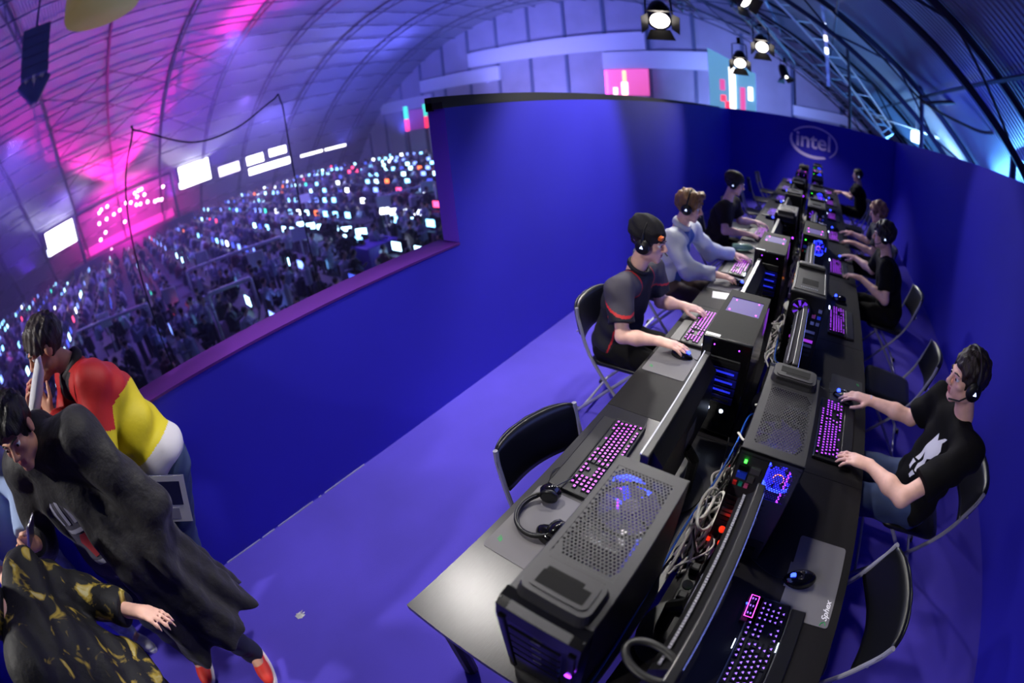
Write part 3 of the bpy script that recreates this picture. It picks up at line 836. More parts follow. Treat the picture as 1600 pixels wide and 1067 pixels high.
def tower_perforated(name='computer_tower'):
    t = thing(name, '', 'computer')
    w, d, h = TW / 2, TD / 2, TH
    tower_shell(t, m_case)
    # top panel
    b = MB()
    x0, x1, y0, y1 = perf(b, -w + .014, w - .014, -.095, d - .028, h, .0094, .0032, m_case, lambda u, v: abs(u - .5) < .47 - .16 * max(0, .12 - v) / .12 - .12 * max(0, v - .9) / .1 and .015 < v < .985)
    b.rbox((-w, -d + .03, h - .012), (w, -.093, h + .0006), m_case, .002, 1)
    b.rbox((-w, y1 - .004, h - .012), (w, d, h + .0006), m_case, .002, 1)
    b.rbox((-w, -.1, h - .012), (x0 + .004, d, h + .0006), m_case, .002, 1)
    b.rbox((x1 - .008, -.1, h - .012), (w, d, h + .0006), m_case, .002, 1)
    b.build('top_panel', t)
    # raised pod with a slot
    b = MB()
    def rr(x0, x1, y0, y1, r, n=5):
        P = []
        for (cx, cy, a0) in ((x1 - r, y1 - r, 0), (x0 + r, y1 - r, PI / 2), (x0 + r, y0 + r, PI), (x1 - r, y0 + r, 1.5 * PI)):
            for i in range(n): P.append((cx + r * math.cos(a0 + PI / 2 * i / (n - 1)), cy + r * math.sin(a0 + PI / 2 * i / (n - 1))))
        return P
    pa, pb = rr(-.086, .086, -d + .020, -.112, .024), rr(-.078, .078, -d + .034, -.118, .020); n_ = len(pa)
    b.add([(x, y, h - .005) for x, y in pa] + [(x, y, h + .024) for x, y in pb], [list(range(n_, 2 * n_))] + [(i, (i + 1) % n_, n_ + (i + 1) % n_, n_ + i) for i in range(n_)], m_case)
    pod = b.build('control_pod', t)
    b = MB(); b.prism(rr(-.066, .066, -d + .046, -.124, .014), h + .024, h + .0275, m_case); b.build('pod_lid', pod)
    b = MB(); b.box((-.054, -d + .056, h + .0275), (.054, -d + .090, h + .0285), m_case2); b.build('pod_door', pod)
    b = MB(); b.box((-.050, -d + .091, h + .0275), (.034, -d + .101, h + .0282), mat('slot_void', (2, 2, 3), .9)); b.build('pod_slot', pod)
    b = MB()
    for k in range(22): b.box((-.066 + k * .006, -.121, h + .012), (-.063 + k * .006, -.115, h + .022), m_plas)
    b.build('pod_ribs', pod)
    # front
    b = MB()
    prof = [(-d + .03, h), (-d + .006, h - .003), (-d - .012, h - .018), (-d - .018, h - .06), (-d - .016, .05), (-d - .008, .015), (-d + .01, .015)]
    vs = [(-w - .003, y, z) for y, z in prof] + [(w + .003, y, z) for y, z in prof]; n = len(prof)
    b.add(vs, [(i, i + 1, n + i + 1, n + i) for i in range(n - 1)] + [list(range(n))[::-1], list(range(n, 2 * n))], m_plas_g)
    fr = b.build('front_panel', t)
    b = MB(); T = Matrix.Translation((0, -d - .0005, h - .0095)) @ Matrix.Rotation(math.radians(38), 4, 'X')
    perf(b, -.075, .075, -.012, .012, .0022, .0042, .0016, mat('grey_mesh', (96, 96, 100), .5, .3), T=T); b.build('front_mesh', fr)
    zz = h - .085
    for k in range(4):
        b = MB(); b.rbox((-.072, -d - .0215, zz - .040), (.060, -d - .014, zz), m_plas_g, .003, 1); q = b.build('drive_cover', t)
        b = MB()
        perf(b, -.068, .056, zz - .036, zz - .006, 0, .0052, .002, m_plas_g, T=Matrix.Translation((0, -d - .0217, 0)) @ Matrix.Rotation(PI / 2, 4, 'X')); b.build('cover_mesh', q)
        b = MB(); b.box((-.01, -d - .0228, zz - .006), (.012, -d - .0215, zz - .003), m_alu); b.build('latch', q)
        zz -= .045
    for s in (-1, 1):
        b = MB(); b.rbox((s * .085 - .009, -d - .024, .05), (s * .085 + .009, -d - .01, h - .05), m_plas_g, .004); b.build('side_rail', fr)
    b = MB(); b.lathe([(.008, 0), (.008, .004)], m_led_p, 12, Matrix.Translation((.085, -d - .024, .27)) @ Matrix.Rotation(PI / 2, 4, 'X')); b.build('power_button', t)
    b = MB(); b.rbox((-.072, -d - .0215, .055), (.060, -d - .0155, .178), m_plas_g, .003, 1); b.build('front_grille', t)
    tower_inside(t, m_led_p, m_plas)
    fan(t, 'top_fan', Matrix.Translation((0, .115, h - .03)), .082, mat('violet_clear_fan', (34, 24, 70), .3, emit=(90, 50, 220), es=.2), m_plas_g)
    tower_rear(t, m_case, m_led_b)
    return t

def tower_window(name='computer_tower'):
    t = thing(name, '', 'computer')
    w, d, h = TW / 2, TD / 2, TH
    tower_shell(t, m_case2, side_window=1)
    m_win = mat('purple_lit_window', (40, 22, 96), .6, emit=(95, 45, 225), es=.22)
    b = MB(); b.box((-w, -d, h - .006), (w, .0, h), m_case2); b.box((-w, .16, h - .006), (w, d, h), m_case2); b.box((-w, 0, h - .006), (-.075, .16, h), m_case2); b.box((.075, 0, h - .006), (w, .16, h), m_case2); b.build('top_panel', t)
    b = MB(); b.box((-.075, .0, h - .005), (.075, .16, h - .002), m_win); b.build('top_window', t)
    for (x, y) in ((-.06, .02), (.06, .02), (.055, .14), (-.05, .13)):
        b = MB(); b.ball((x, y, h), .0035, m_led_m, 6); b.build('lamp_dot', t)
    b = MB(); b.rbox((-w - .002, -d - .02, .02), (w + .002, -d, h + .004), m_plas_g, .006); fr = b.build('front_panel', t)
    b = MB(); b.box((-w + .004, -d - .012, h + .004), (-w + .062, -d + .006, h + .0055), m_white); b.build('sticker', fr)
    zz = h - .07
    for k in range(5):
        b = MB(); b.rbox((-.066, -d - .026, zz - .036), (.066, -d - .018, zz), m_acr if k > 0 else m_plas, .003, 1); q = b.build('drive_cover', t)
        b = MB(); b.box((-.05, -d - .027, zz - .022), (.05, -d - .026, zz - .014), mat('dim_blue_strip', (40, 50, 220), .4, emit=(35, 45, 220), es=1.1) if k in (1, 2, 3) else m_dsteel)
        b.build('cover_strip', q); zz -= .041
    for s in (-1, 1):
        b = MB(); b.lathe([(.009, 0), (.007, .005)], m_led_w, 10, Matrix.Translation((.03 * s, -d - .02, .14)) @ Matrix.Rotation(PI / 2, 4, 'X')); b.build('front_lamp', t)
        b = MB(); b.lathe([(.003, 0), (.0025, .003)], m_led_p, 10, Matrix.Translation((.05 * s, -d - .02, h - .025)) @ Matrix.Rotation(PI / 2, 4, 'X')); b.build('front_button', t)
    b = MB(); b.box((w + .001, .12, h - .13), (w + .003, .2, h - .03), mat('magenta_glow_window', (150, 70, 220), .3, emit=(150, 60, 230), es=.5)); b.build('side_window', t)
    tower_rear(t, m_case2, m_led_p)
    return t

def tower_ridged(name='computer_tower'):
    t = thing(name, '', 'computer')
    w, d, h = TW / 2, TD / 2, TH
    tower_shell(t, m_case3)
    b = MB(); b.rbox((-w, -d, h - .014), (w, d, h), m_case3, .005); tp = b.build('top_panel', t)
    b = MB(); b.rbox((-w + .012, -d + .02, h), (w - .012, -d + .075, h + .022), m_case, .01, 3); b.build('front_ridge', t)
    b = MB(); b.tube([(-.085, -d + .09, h + .003), (.085, -d + .09, h + .003), (.085, d - .03, h + .003), (-.085, d - .03, h + .003)], .003, m_case, 5, closed=True); b.build('raised_frame', t)
    b = MB()
    perf(b, -.05, .05, .02, .12, h + .0008, .009, .0034, m_case2); b.build('vent', t)
    b = MB()
    for k in range(9): b.box((-.045 + k * .011, .15, h), (-.037 + k * .011, .162, h + .001), m_alu)
    b.build('print_mark', t)
    b = MB(); b.rbox((-w, -d - .018, .02), (w, -d, h), m_plas, .008); b.build('front_panel', t)
    # lit rear: open slots show the purple inside
    b = MB(); b.box((-w + .006, d - .004, .02), (w - .006, d, h - .012), m_case2); b.build('rear_panel', t)
    b = MB(); b.lathe([(.052, 0), (.052, .002)], mat('purple_glow_panel', (140, 60, 230), .4, emit=(110, 50, 235), es=.8), 18, Matrix.Translation((.03, d + .001, h - .085)) @ Matrix.Rotation(-PI / 2, 4, 'X')); b.build('fan_window', t)
    fan(t, 'rear_fan', Matrix.Translation((.03, d + .008, h - .085)) @ Matrix.Rotation(-PI / 2, 4, 'X'), .052, m_plas, m_plas)
    for k in range(6):
        b = MB(); b.box((-.075, d, .12 + k * .026), (.06, d + .004, .134 + k * .026), (m_case3, m_case3, m_alu, mat('dim_magenta_slot', (150, 60, 190), .4, emit=(170, 60, 210), es=.8), m_case3, m_alu)[k]); b.build('slot_cover', t)
    for k in range(5):
        b = MB(); b.box((-.088 + (k % 2) * .03, d, .3 + (k // 2) * .035), (-.068 + (k % 2) * .03, d + .008, .318 + (k // 2) * .035), (m_alu, m_alu, mat('blue_vga_plug', (30, 60, 200), .4), mat('pink_jack', (200, 80, 130), .4), m_alu)[k]); b.build('port', t)
    return t

PROTO = {'perforated': tower_perforated(), 'window': tower_window(), 'ridged': tower_ridged()}
used = set()
def put_tower(kind, x, y, rz, label, group):
    if kind in used:
        t = copy_tree(PROTO[kind])
    else:
        t = PROTO[kind]; used.add(kind)
    t.location = (x, y, DZ); t.rotation_euler = (0, 0, rz)
    return tag(t, label, 'computer', group)
LT = ['perforated', 'window', 'window', 'perforated', 'ridged', 'perforated', 'window', 'ridged']
RT = ['perforated', 'ridged', 'window', 'ridged', 'perforated', 'ridged', 'window', 'perforated']
LL = ['black computer tower with honeycomb mesh top at the near corner of the bright row',
      'black computer tower with purple top window and white sticker beside the beanie player',
      'black computer tower with purple top window beside the grey hooded player',
      'mesh topped computer tower, fourth from the open end in the bright row', 'ridged computer tower, fifth from the open end in the bright row',
      'mesh topped computer tower, sixth from the open end in the bright row', 'purple window computer tower, seventh from the open end in the bright row', 'ridged computer tower at the back wall end of the bright row']
RL = ['mesh topped computer tower with blue glowing rear fan beside the printed tee player',
      'ridged computer tower with framed flat top, second from the open end in the dark row',
      'purple window computer tower, third from the open end in the dark row', 'ridged computer tower beside the dark haired player at the middle of the dark row',
      'mesh topped computer tower, fifth from the open end in the dark row', 'ridged computer tower, sixth from the open end in the dark row', 'purple window computer tower, seventh from the open end in the dark row', 'mesh topped computer tower at the back wall end of the dark row']
for k in range(8):
    put_tower(LT[k], -.228, .275 + TD / 2 + 1.205 * k, 0, LL[k], 'computer towers of the bright row')
    put_tower(RT[k], .052, .935 + TD / 2 + 1.215 * k, PI, RL[k], 'computer towers of the dark row')

# ------------------------------------------------------------------ monitors; screen faces -y, width along x, base at z 0
m_screen = mat('lcd_screen_lit', (30, 40, 110), .15, emit=(120, 135, 235), es=3.2)
m_bez = mat('monitor_bezel', (24, 24, 27), .35)
def monitor(name='monitor', wide=.60, vents=True, bright_edge=False):
    t = thing(name, '', 'monitor')
    z0, z1 = .09, .415
    w = wide / 2
    b = MB(); b.rbox((-w, -.012, z0), (w, .014, z1), m_bez, .004); b.build('bezel', t)
    b = MB(); b.box((-w + .016, -.0135, z0 + .018), (w - .016, -.0122, z1 - .016), m_screen); b.build('screen', t)
    b = MB()
    P = [(.014, z0 + .02), (.05, z0 + .07), (.05, z1 - .05), (.014, z1 - .006)]
    n = len(P); vs = [(-w + .03, y, z) for y, z in P] + [(w - .03, y, z) for y, z in P]
    b.add(vs, [(i, i + 1, n + i + 1, n + i) for i in range(n - 1)] + [list(range(n)), list(range(n, 2 * n))[::-1]], m_plas); bk = b.build('back_shell', t)
    b = MB()
    for i in range(66 if vents else 0):
        x = -w + .04 + i * (wide - .08) / 66
        b.box((x, .0335, z1 - .026), (x + .0045, .040, z1 - .016), m_steel)
    if vents: b.build('vent_strip', bk)
    if bright_edge:
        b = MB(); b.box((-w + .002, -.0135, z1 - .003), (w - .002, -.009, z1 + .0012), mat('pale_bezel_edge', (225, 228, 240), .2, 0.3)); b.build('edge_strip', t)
    b = MB(); b.tube([(0, .05, z0 + .12), (0, .085, z0 + .08), (0, .085, .015)], .02, m_plas, 8); b.build('stand', t)
    b = MB(); b.lathe([(.12, 0), (.12, .008), (.03, .016)], m_plas, 24, Matrix.Translation((0, .06, 0)) @ Matrix.Scale(.75, 4, (0, 1, 0))); b.build('foot', t)
    b = MB(); b.box((-.05, .0505, z0 + .15), (.04, .0515, z0 + .22), mat('grey_rating_label', (120, 122, 140), .6)); b.build('rating_label', bk)
    return t
mon_l = monitor(bright_edge=True, vents=False); mon_l2 = monitor(vents=False); mon_r = monitor(wide=.58)
for k in range(8):
    t = mon_l if k == 0 else mon_l2 if k == 1 else copy_tree(mon_l2)
    t.location = (-.285, 1.113 + 1.21 * k, DZ); t.rotation_euler = (0, 0, -PI / 2)
    tag(t, ('flat monitor with a pale lit top edge before the empty near chair' if k == 0 else 'flat monitor, %s from the open end in the bright row' % ORD[k]), 'monitor', 'monitors of the bright row')
    t = mon_r if k == 0 else copy_tree(mon_r)
    t.location = (.048, .575 + 1.218 * k, DZ); t.rotation_euler = (0, 0, PI / 2)
    tag(t, ('black monitor with a toothed vent strip nearest the camera in the dark row' if k == 0 else 'flat monitor, %s from the open end in the dark row' % ORD[k]), 'monitor', 'monitors of the dark row')
mon_l.rotation_euler = (0, 0, -PI / 2 + .015)
# carrying handle of the nearest monitor's stand
b = MB()
b.tube([(.062 * math.cos(a), .034 * math.sin(a), .0) for a in [2 * PI * i / 28 for i in range(28)]], [.0075] * 28, m_plas, 8, closed=True, scale=(1.2, .8))
hd = b.build('stand_handle', mon_r, True); hd.matrix_local = Matrix.Translation((-.255, .052, .402)) @ Matrix.Rotation(PI / 2 - .2, 4, 'Z')

# ------------------------------------------------------------------ keyboards; length x (player's right = +x), far side +y
ROWS = [
    [(0, 1), (2, 1), (3, 1), (4, 1), (5, 1), (6.5, 1), (7.5, 1), (8.5, 1), (9.5, 1), (11, 1), (12, 1), (13, 1), (14, 1), (15.3, 1), (16.3, 1), (17.3, 1)],
    [(i, 1) for i in range(13)] + [(13, 2)] + [(15.3, 1), (16.3, 1), (17.3, 1), (18.6, 1), (19.6, 1), (20.6, 1), (21.6, 1)],
    [(0, 1.5)] + [(1.5 + i, 1) for i in range(12)] + [(13.5, 1.5)] + [(15.3, 1), (16.3, 1), (17.3, 1), (18.6, 1), (19.6, 1), (20.6, 1), (21.6, 1)],
    [(0, 1.75)] + [(1.75 + i, 1) for i in range(11)] + [(12.75, 2.25)] + [(18.6, 1), (19.6, 1), (20.6, 1)],
    [(0, 2.25)] + [(2.25 + i, 1) for i in range(10)] + [(12.25, 2.75)] + [(16.3, 1), (18.6, 1), (19.6, 1), (20.6, 1), (21.6, 1)],
    [(0, 1.5), (1.5, 1), (2.5, 1.5), (4, 6), (10, 1.5), (11.5, 1), (12.5, 1), (13.5, 1.5)] + [(15.3, 1), (16.3, 1), (17.3, 1), (18.6, 2), (20.6, 1)]]
KU = .0187
def key_mesh(wu, glow, tri=False):
    q = MB(); w = wu * KU / 2 - .0008; d = KU / 2 - .0008
    a, c = w - .0025, d - .003
    q.add([(-w, -d, 0), (w, -d, 0), (w, d, 0), (-w, d, 0), (-a, -c, .008), (a, -c, .008), (a, c, .008), (-a, c, .008)],
          [(4, 5, 6, 7), (0, 1, 5, 4), (1, 2, 6, 5), (2, 3, 7, 6), (3, 0, 4, 7)], m_key)
    e = .0042
    if tri:
        q.add([(-e, -e * .8, .0083), (e, -e * .8, .0083), (0, e, .0083)], [(0, 1, 2)], glow)
    else:
        q.add([(-e * 1.1, -e, .0083), (e * 1.1, -e, .0083), (e * 1.1, e, .0083), (-e * 1.1, e, .0083)], [(0, 1, 2, 3)], glow)
    return q
KM = {}
def keyboard(label, loc, rz, glow, near, group, tri=False):
    t = thing('keyboard', label, 'keyboard', loc, rz, group)
    L = 23 * KU / 2 + .012
    b = MB(); b.rbox((-L, -.062, 0), (L, .075, .018), m_plas, .006); b.build('case', t)
    b = MB(); b.rbox((-L + .004, -.125, 0), (L - .004, -.063, .012), m_plas, .008); b.build('wrist_rest', t)
    allq = MB()
    for r, row in enumerate(ROWS):
        y = .058 - r * KU - (.006 if r > 0 else 0)
        for (u, wu) in row:
            x = -L + .014 + (u + wu / 2) * KU
            kk = (wu, glow.name, tri)
            if kk not in KM:
                q = key_mesh(wu, glow, tri); KM[kk] = (q, q.mesh('key'))
            if near:
                place('key', KM[kk][1], t, (x, y, .018))
            else:
                allq_add(allq, KM[kk][0], Matrix.Translation((x, y, .018)))
    if not near:
        allq.build('keys', t, kind='stuff')
    b = MB(); b.box((L - .075, .067, .0181), (L - .015, .0745, .0195), m_led_w if not near else m_plas_g); b.build('status_lamps', t)
    return t
def allq_add(q, s, T):
    n = len(q.v); q.v += [tuple(T @ Vector(v)) for v in s.v]
    for f, k in zip(s.f, s.m):
        q.f.append([i + n for i in f]); q.m.append(q.mi(s.mats[k]))
kbl = ['black keyboard with magenta lit keys before the empty near chair', 'magenta lit keyboard under the hand of the beanie player', 'magenta lit keyboard under the sleeve of the grey hooded player', 'magenta lit keyboard under the hands of the third player'] + ['violet lit keyboard, %s from the open end in the bright row' % ORD[k] for k in range(4, 8)]
kbr = ['black keyboard with violet lit triangles and framed corner pad at the bottom edge', 'violet lit keyboard under the hand of the player in the printed tee', 'violet lit keyboard at the empty place between the two dark row players', 'violet lit keyboard under the hands of the dark haired player'] + ['violet lit keyboard, %s from the open end in the dark row' % ORD[k] for k in range(4, 8)]
m_key_mag2 = mat('key_legend_purple', (190, 90, 235), 0.4, emit=(172, 66, 238), es=1.6)
for k in range(8):
    keyboard(kbl[k], (-.545, 1.125 + 1.215 * k, DZ), -PI / 2 + (.03 if k == 0 else 0), m_key_mag if k < 4 else m_key_vio, k == 0, 'keyboards of the bright row')
    q = keyboard(kbr[k], (.325, .575 + 1.222 * k - .04 * (k > 0) + .19 * (k == 1) * 0, DZ), PI / 2, m_key_vio if k == 0 else m_key_mag2, k < 2, 'keyboards of the dark row', tri=(k == 0))
    if k == 0:
        q.location = (.268, .578, DZ); q.rotation_euler = (0, 0, PI / 2 + .02)
        b = MB(); b.tube([(.135, .058, .028), (.215, .058, .028), (.215, .086, .028), (.135, .086, .028)], .0012, m_led_m, 5, closed=True); b.build('corner_pad_frame', q)
        for j in range(6):
            b = MB(); b.box((.146 + (j // 2) * .027, .066 + (j % 2) * .010, .0275), (.152 + (j // 2) * .027, .070 + (j % 2) * .010, .0285), m_key_vio); b.build('pad_legend', q)
        b = MB(); b.ball((.18, .091, .026), .004, m_led_b, 8); b.build('corner_lamp', q)
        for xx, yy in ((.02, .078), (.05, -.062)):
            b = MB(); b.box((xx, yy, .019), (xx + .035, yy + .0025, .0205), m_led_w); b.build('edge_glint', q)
        b = MB(); b.box((.12, .04, .005), (.23, .092, .018), m_plas); b.build('corner_pad', q)

# ------------------------------------------------------------------ mouse pads and mice
def pad_shape(lx, ly, r=.012):
    P = []
    for (cx, cy, a0) in ((lx - r, ly - r, 0), (-lx + r, ly - r, PI / 2), (-lx + r, -ly + r, PI), (lx - r, -ly + r, 1.5 * PI)):
        for i in range(4): P.append((cx + r * math.cos(a0 + PI / 6 * i), cy + r * math.sin(a0 + PI / 6 * i)))
    i = len(P) // 2
    return P[:i + 2] + [(-lx - .0, -ly + r)] * 0 + P[i + 2:]
def mouse_pad(label, loc, rz, mm, lx, ly, txt=False, mark=True):
    t = thing('mouse_pad', label, 'mouse pad', loc, rz, 'mouse pads')
    b = MB(); b.prism(pad_shape(lx, ly), 0, .0025, mm); b.box((-lx * .35, ly - .002, 0), (lx * .25, ly + .009, .0025), mm); b.build('sheet', t)
    if mark:
        b = MB(); x, y = lx * .62, -ly * .72
        for (dx, dy, w, h) in ((0, 0, .018, .004), (.006, .006, .014, .004), (-.004, -.006, .02, .003)):
            b.box((x + dx, y + dy, .0025), (x + dx + w, y + dy + h, .003), m_green)
        b.build('green_mark', t)
    if txt:
        text_part('lettering', 'Sphex', .032, m_white, t, txt[0], txt[1], .0002, 'LEFT', .35, bold=.0006)
    return t
def mouse(label, loc, rz, group='computer mice'):
    t = thing('mouse', label, 'mouse', loc, rz, group)
    q = MB(); vs = []; fs = []; n, h = 20, 7
    for j in range(h + 1):
        ph = PI / 2 * j / h
        for i in range(n):
            a = 2 * PI * i / n
            rx = .033 * (1 + .10 * math.cos(2 * a)) * math.cos(ph) ** .6; ry = .062 * math.cos(ph) ** .6
            vs.append((rx * math.cos(a), ry * math.sin(a) - .004 * math.sin(ph), .003 + .037 * math.sin(ph) * (1 - .22 * math.sin(a))))
    for j in range(h):
        for i in range(n): fs.append((j * n + i, j * n + (i + 1) % n, (j + 1) * n + (i + 1) % n, (j + 1) * n + i))
    q.add(vs, fs, m_plas_g); q.build('shell', t, True)
    b = MB(); b.tube([(-.004, .034, .033), (.004, .034, .033)], .010, m_led_b, 12); b.build('scroll_wheel', t)
    b = MB(); b.ball((0, -.030, .041), (.010, .012, .004), mat('mouse_logo_glow', (200, 200, 255), .4, emit=(170, 150, 255), es=4.0), 10); b.build('logo_lamp', t)
    b = MB(); b.tube(spline([(0, .06, .01), (.01, .10, .004), (.05, .16, .004), (.09, .2, .004)], 5), .002, m_plas, 5); b.build('cord', t)
    return t
mouse_pad('grey mouse pad under the idle headset on the near desk', (-.565, .715, DZ), -PI / 2, m_pad, .165, .115)
mouse_pad('grey mouse pad under the hand of the beanie player', (-.575, 1.93, DZ), -PI / 2, m_pad, .16, .115, mark=True)
mouse_pad('grey mouse pad under the hand of the grey hooded player', (-.575, 3.14, DZ), -PI / 2, m_pad, .16, .115, mark=False)
mouse_pad('dark mouse pad under the hands of the third player', (-.575, 4.36, DZ), -PI / 2, m_padd, .16, .115, mark=False)
mouse_pad('grey mouse pad with green mark and white lettering at the bottom right', (.385, .94, DZ), PI / 2, m_pad, .17, .10, txt=((-.145, -.078, .0027), (0, 0, 0)), mark=False)
pd = [o for o in COL.objects if o.name.startswith('mouse_pad') and o.get('label', '').startswith('grey mouse pad with green')][0]
b = MB(); b.tube([(-.16, -.088, .003), (-.148, -.082, .003), (-.155, -.07, .003), (-.165, -.066, .003)], .0018, m_green, 5); b.build('green_mark', pd)
mouse_pad('dark mouse pad under the mouse of the player in the printed tee', (.40, 2.14, DZ), PI / 2, m_padd, .13, .10)
mouse('black mouse with glowing blue wheel at the near dark desk', (.325, .915, DZ + .0025), PI / 2 + .25)
mouse('mouse in the hand of the player in the printed tee', (.375, 2.06, DZ + .0025), PI / 2)
mouse('mouse in the hand of the beanie player', (-.545, 1.985, DZ + .0025), -PI / 2)
mouse('mouse in the hand of the grey hooded player', (-.49, 3.16, DZ + .0025), -PI / 2)
mouse('mouse in the hand of the third player at the bright row', (-.50, 4.47, DZ + .0025), -PI / 2)
mouse('mouse in the hand of the dark haired player at the dark row', (.40, 4.55, DZ + .0025), PI / 2)
mouse('idle mouse half hidden by the near mesh topped tower', (-.505, .70, DZ + .0025), -PI / 2)
for k in (2, 4, 5, 6):
    mouse('idle mouse, %s place from the open end in the dark row' % ORD[k], (.34, .96 + 1.22 * k, DZ), PI / 2)
for k in (4, 5, 6, 7):
    mouse('idle mouse, %s place from the open end in the bright row' % ORD[k], (-.53, .72 + 1.22 * k, DZ), -PI / 2)

# ------------------------------------------------------------------ folding chairs; seat faces +y, back at -y
def folding_chair():
    t = thing('folding_chair', '', 'chair')
    tb = .011
    for s in (-1, 1):
        x = .215 * s
        # long tube: top of back down to the front foot
        b = MB(); b.tube(spline([(x * .98, -.245, .80), (x, -.225, .70), (x, -.12, .44), (x, .235, .0)], 5), tb, m_steel, 8); b.build('front_leg', t)
        b = MB(); b.tube([(x * .90, .14, .43), (x * .90, -.02, .26), (x * .90, -.26, .0)], tb, m_steel, 8); b.build('rear_leg', t)
        for (yy, zz, nm) in ((.235, .0, 'foot'), (-.26, 0, 'foot')):
            b = MB(); b.tube([(x if yy > 0 else x * .9, yy, zz), (x if yy > 0 else x * .9, yy - .012 * (1 if yy > 0 else -1), .03)], .015, m_plas, 8); b.build('foot_cap', t)
    for (yy, zz, f) in ((.175, .075, 1.0), (-.2, .07, .9)):
        b = MB(); b.tube([(-.215 * f, yy, zz), (.215 * f, yy, zz)], .009, m_steel, 8); b.build('stretcher', t)
    # seat
    b = MB(); vs = []; fs = []
    def rrect(w, d, r, n=4):
        P = []
        for (cx, cy, a0) in ((w - r, d - r, 0), (-w + r, d - r, PI / 2), (-w + r, -d + r, PI), (w - r, -d + r, 1.5 * PI)):
            for i in range(n): P.append((cx + r * math.cos(a0 + PI / 2 * i / (n - 1)), cy + r * math.sin(a0 + PI / 2 * i / (n - 1))))
        return P
    rings = [(.97, .425), (1.0, .435), (1.0, .448), (.96, .457), (.8, .462)]
    base = rrect(.20, .195, .06)
    n = len(base)
    for (sc, z) in rings:
        vs += [(x * sc, y * sc + .03, z) for x, y in base]
    for j in range(len(rings) - 1):
        for i in range(n): fs.append((j * n + i, j * n + (i + 1) % n, (j + 1) * n + (i + 1) % n, (j + 1) * n + i))
    fs.append(list(range(n))[::-1]); fs.append([(len(rings) - 1) * n + i for i in range(n)])
    b.add(vs, fs, m_cushion); b.build('seat', t, True)
    # curved backrest with rim
    b = MB(); vs = []; fs = []
    NX, NZ = 16, 8
    for side in (0, 1):
        for i in range(NX + 1):
            u = -1 + 2 * i / NX
            for j in range(NZ + 1):
                v = -1 + 2 * j / NZ
                k = 1 - .10 * abs(v) ** 6
                x = .222 * u * k; z = .70 + .115 * v * (1 - .12 * abs(u) ** 6)
                y = -.225 - .045 * (1 - u * u) - .06 * v * .4 + (-.014 if side else .014) * (1 - .5 * max(abs(u), abs(v)) ** 8)
                vs.append((x, y, z))
    M = (NX + 1) * (NZ + 1)
    for i in range(NX):
        for j in range(NZ):
            a = i * (NZ + 1) + j; c = (i + 1) * (NZ + 1) + j
            fs.append((a, c, c + 1, a + 1)); fs.append((M + a, M + a + 1, M + c + 1, M + c))
    for i in range(NX):
        for j in (0, NZ):
            a = i * (NZ + 1) + j; c = (i + 1) * (NZ + 1) + j; fs.append((a, M + a, M + c, c) if j == 0 else (a, c, M + c, M + a))
    for j in range(NZ):
        for i in (0, NX):
            a = i * (NZ + 1) + j; c = a + 1; fs.append((a, c, M + c, M + a) if i == 0 else (a, M + a, M + c, c))
    b.add(vs, fs, m_cushion); bk = b.build('backrest', t, True)
    b = MB(); P = []
    for i in range(36):
        a = 2 * PI * i / 36; cu, cv = math.cos(a), math.sin(a)
        u = math.copysign(abs(cu) ** .45, cu); v = math.copysign(abs(cv) ** .45, cv)
        P.append((.212 * u, -.240 - .045 * (1 - u * u) - .024 * v, .70 + .106 * v))
    b.tube(P, .006, m_cushion, 6, closed=True); b.build('rim', bk, True)
    for s in (-1, 1):
        b = MB(); b.ball((.205 * s, -.245, .64), .007, m_steel, 8); b.build('rivet', bk)
    return t
ch0 = folding_chair()
CH = [(-.60, 1.03, -PI / 2 - .22, 'black folding chair pushed in at the empty near desk under the blue wall'),
      (-1.02, 2.30, -PI / 2 + .05, 'black folding chair under the beanie player'),
      (-1.10, 3.36, -PI / 2, 'black folding chair under the grey hooded player'),
      (-1.02, 4.72, -PI / 2, 'black folding chair under the third bright row player'),
      (-.98, 6.05, -PI / 2 + .25, 'empty folding chair just behind the third bright row player'),
      (-.95, 7.2, -PI / 2 + .15, 'empty folding chair, sixth place of the bright row'),
      (-1.0, 8.4, -PI / 2 + .2, 'empty folding chair, seventh place of the bright row'),
      (-1.0, 9.5, -PI / 2, 'empty folding chair at the back wall end of the bright row'),
      (.47, .90, PI / 2 + .12, 'black folding chair pushed in at the bottom right corner'),
      (1.0, 1.78, PI / 2, 'black folding chair under the player in the printed tee'),
      (.86, 2.86, PI / 2 - .1, 'empty folding chair between the two dark row players'),
      (.93, 4.02, PI / 2, 'black folding chair under the dark haired dark row player'),
      (.88, 5.45, PI / 2, 'folding chair under the brown haired player'),
      (.80, 6.6, PI / 2 - .1, 'empty folding chair behind the brown haired player'),
      (.82, 7.75, PI / 2, 'empty folding chair before the farthest player'),
      (.92, 9.0, PI / 2, 'folding chair under the farthest player by the back wall')]
for i, (x, y, r, lab) in enumerate(CH):
    c = ch0 if i == 0 else copy_tree(ch0)
    c.location = (x, y, 0); c.rotation_euler = (0, 0, r)
    tag(c, lab, 'chair', 'folding chairs along the two desk rows')

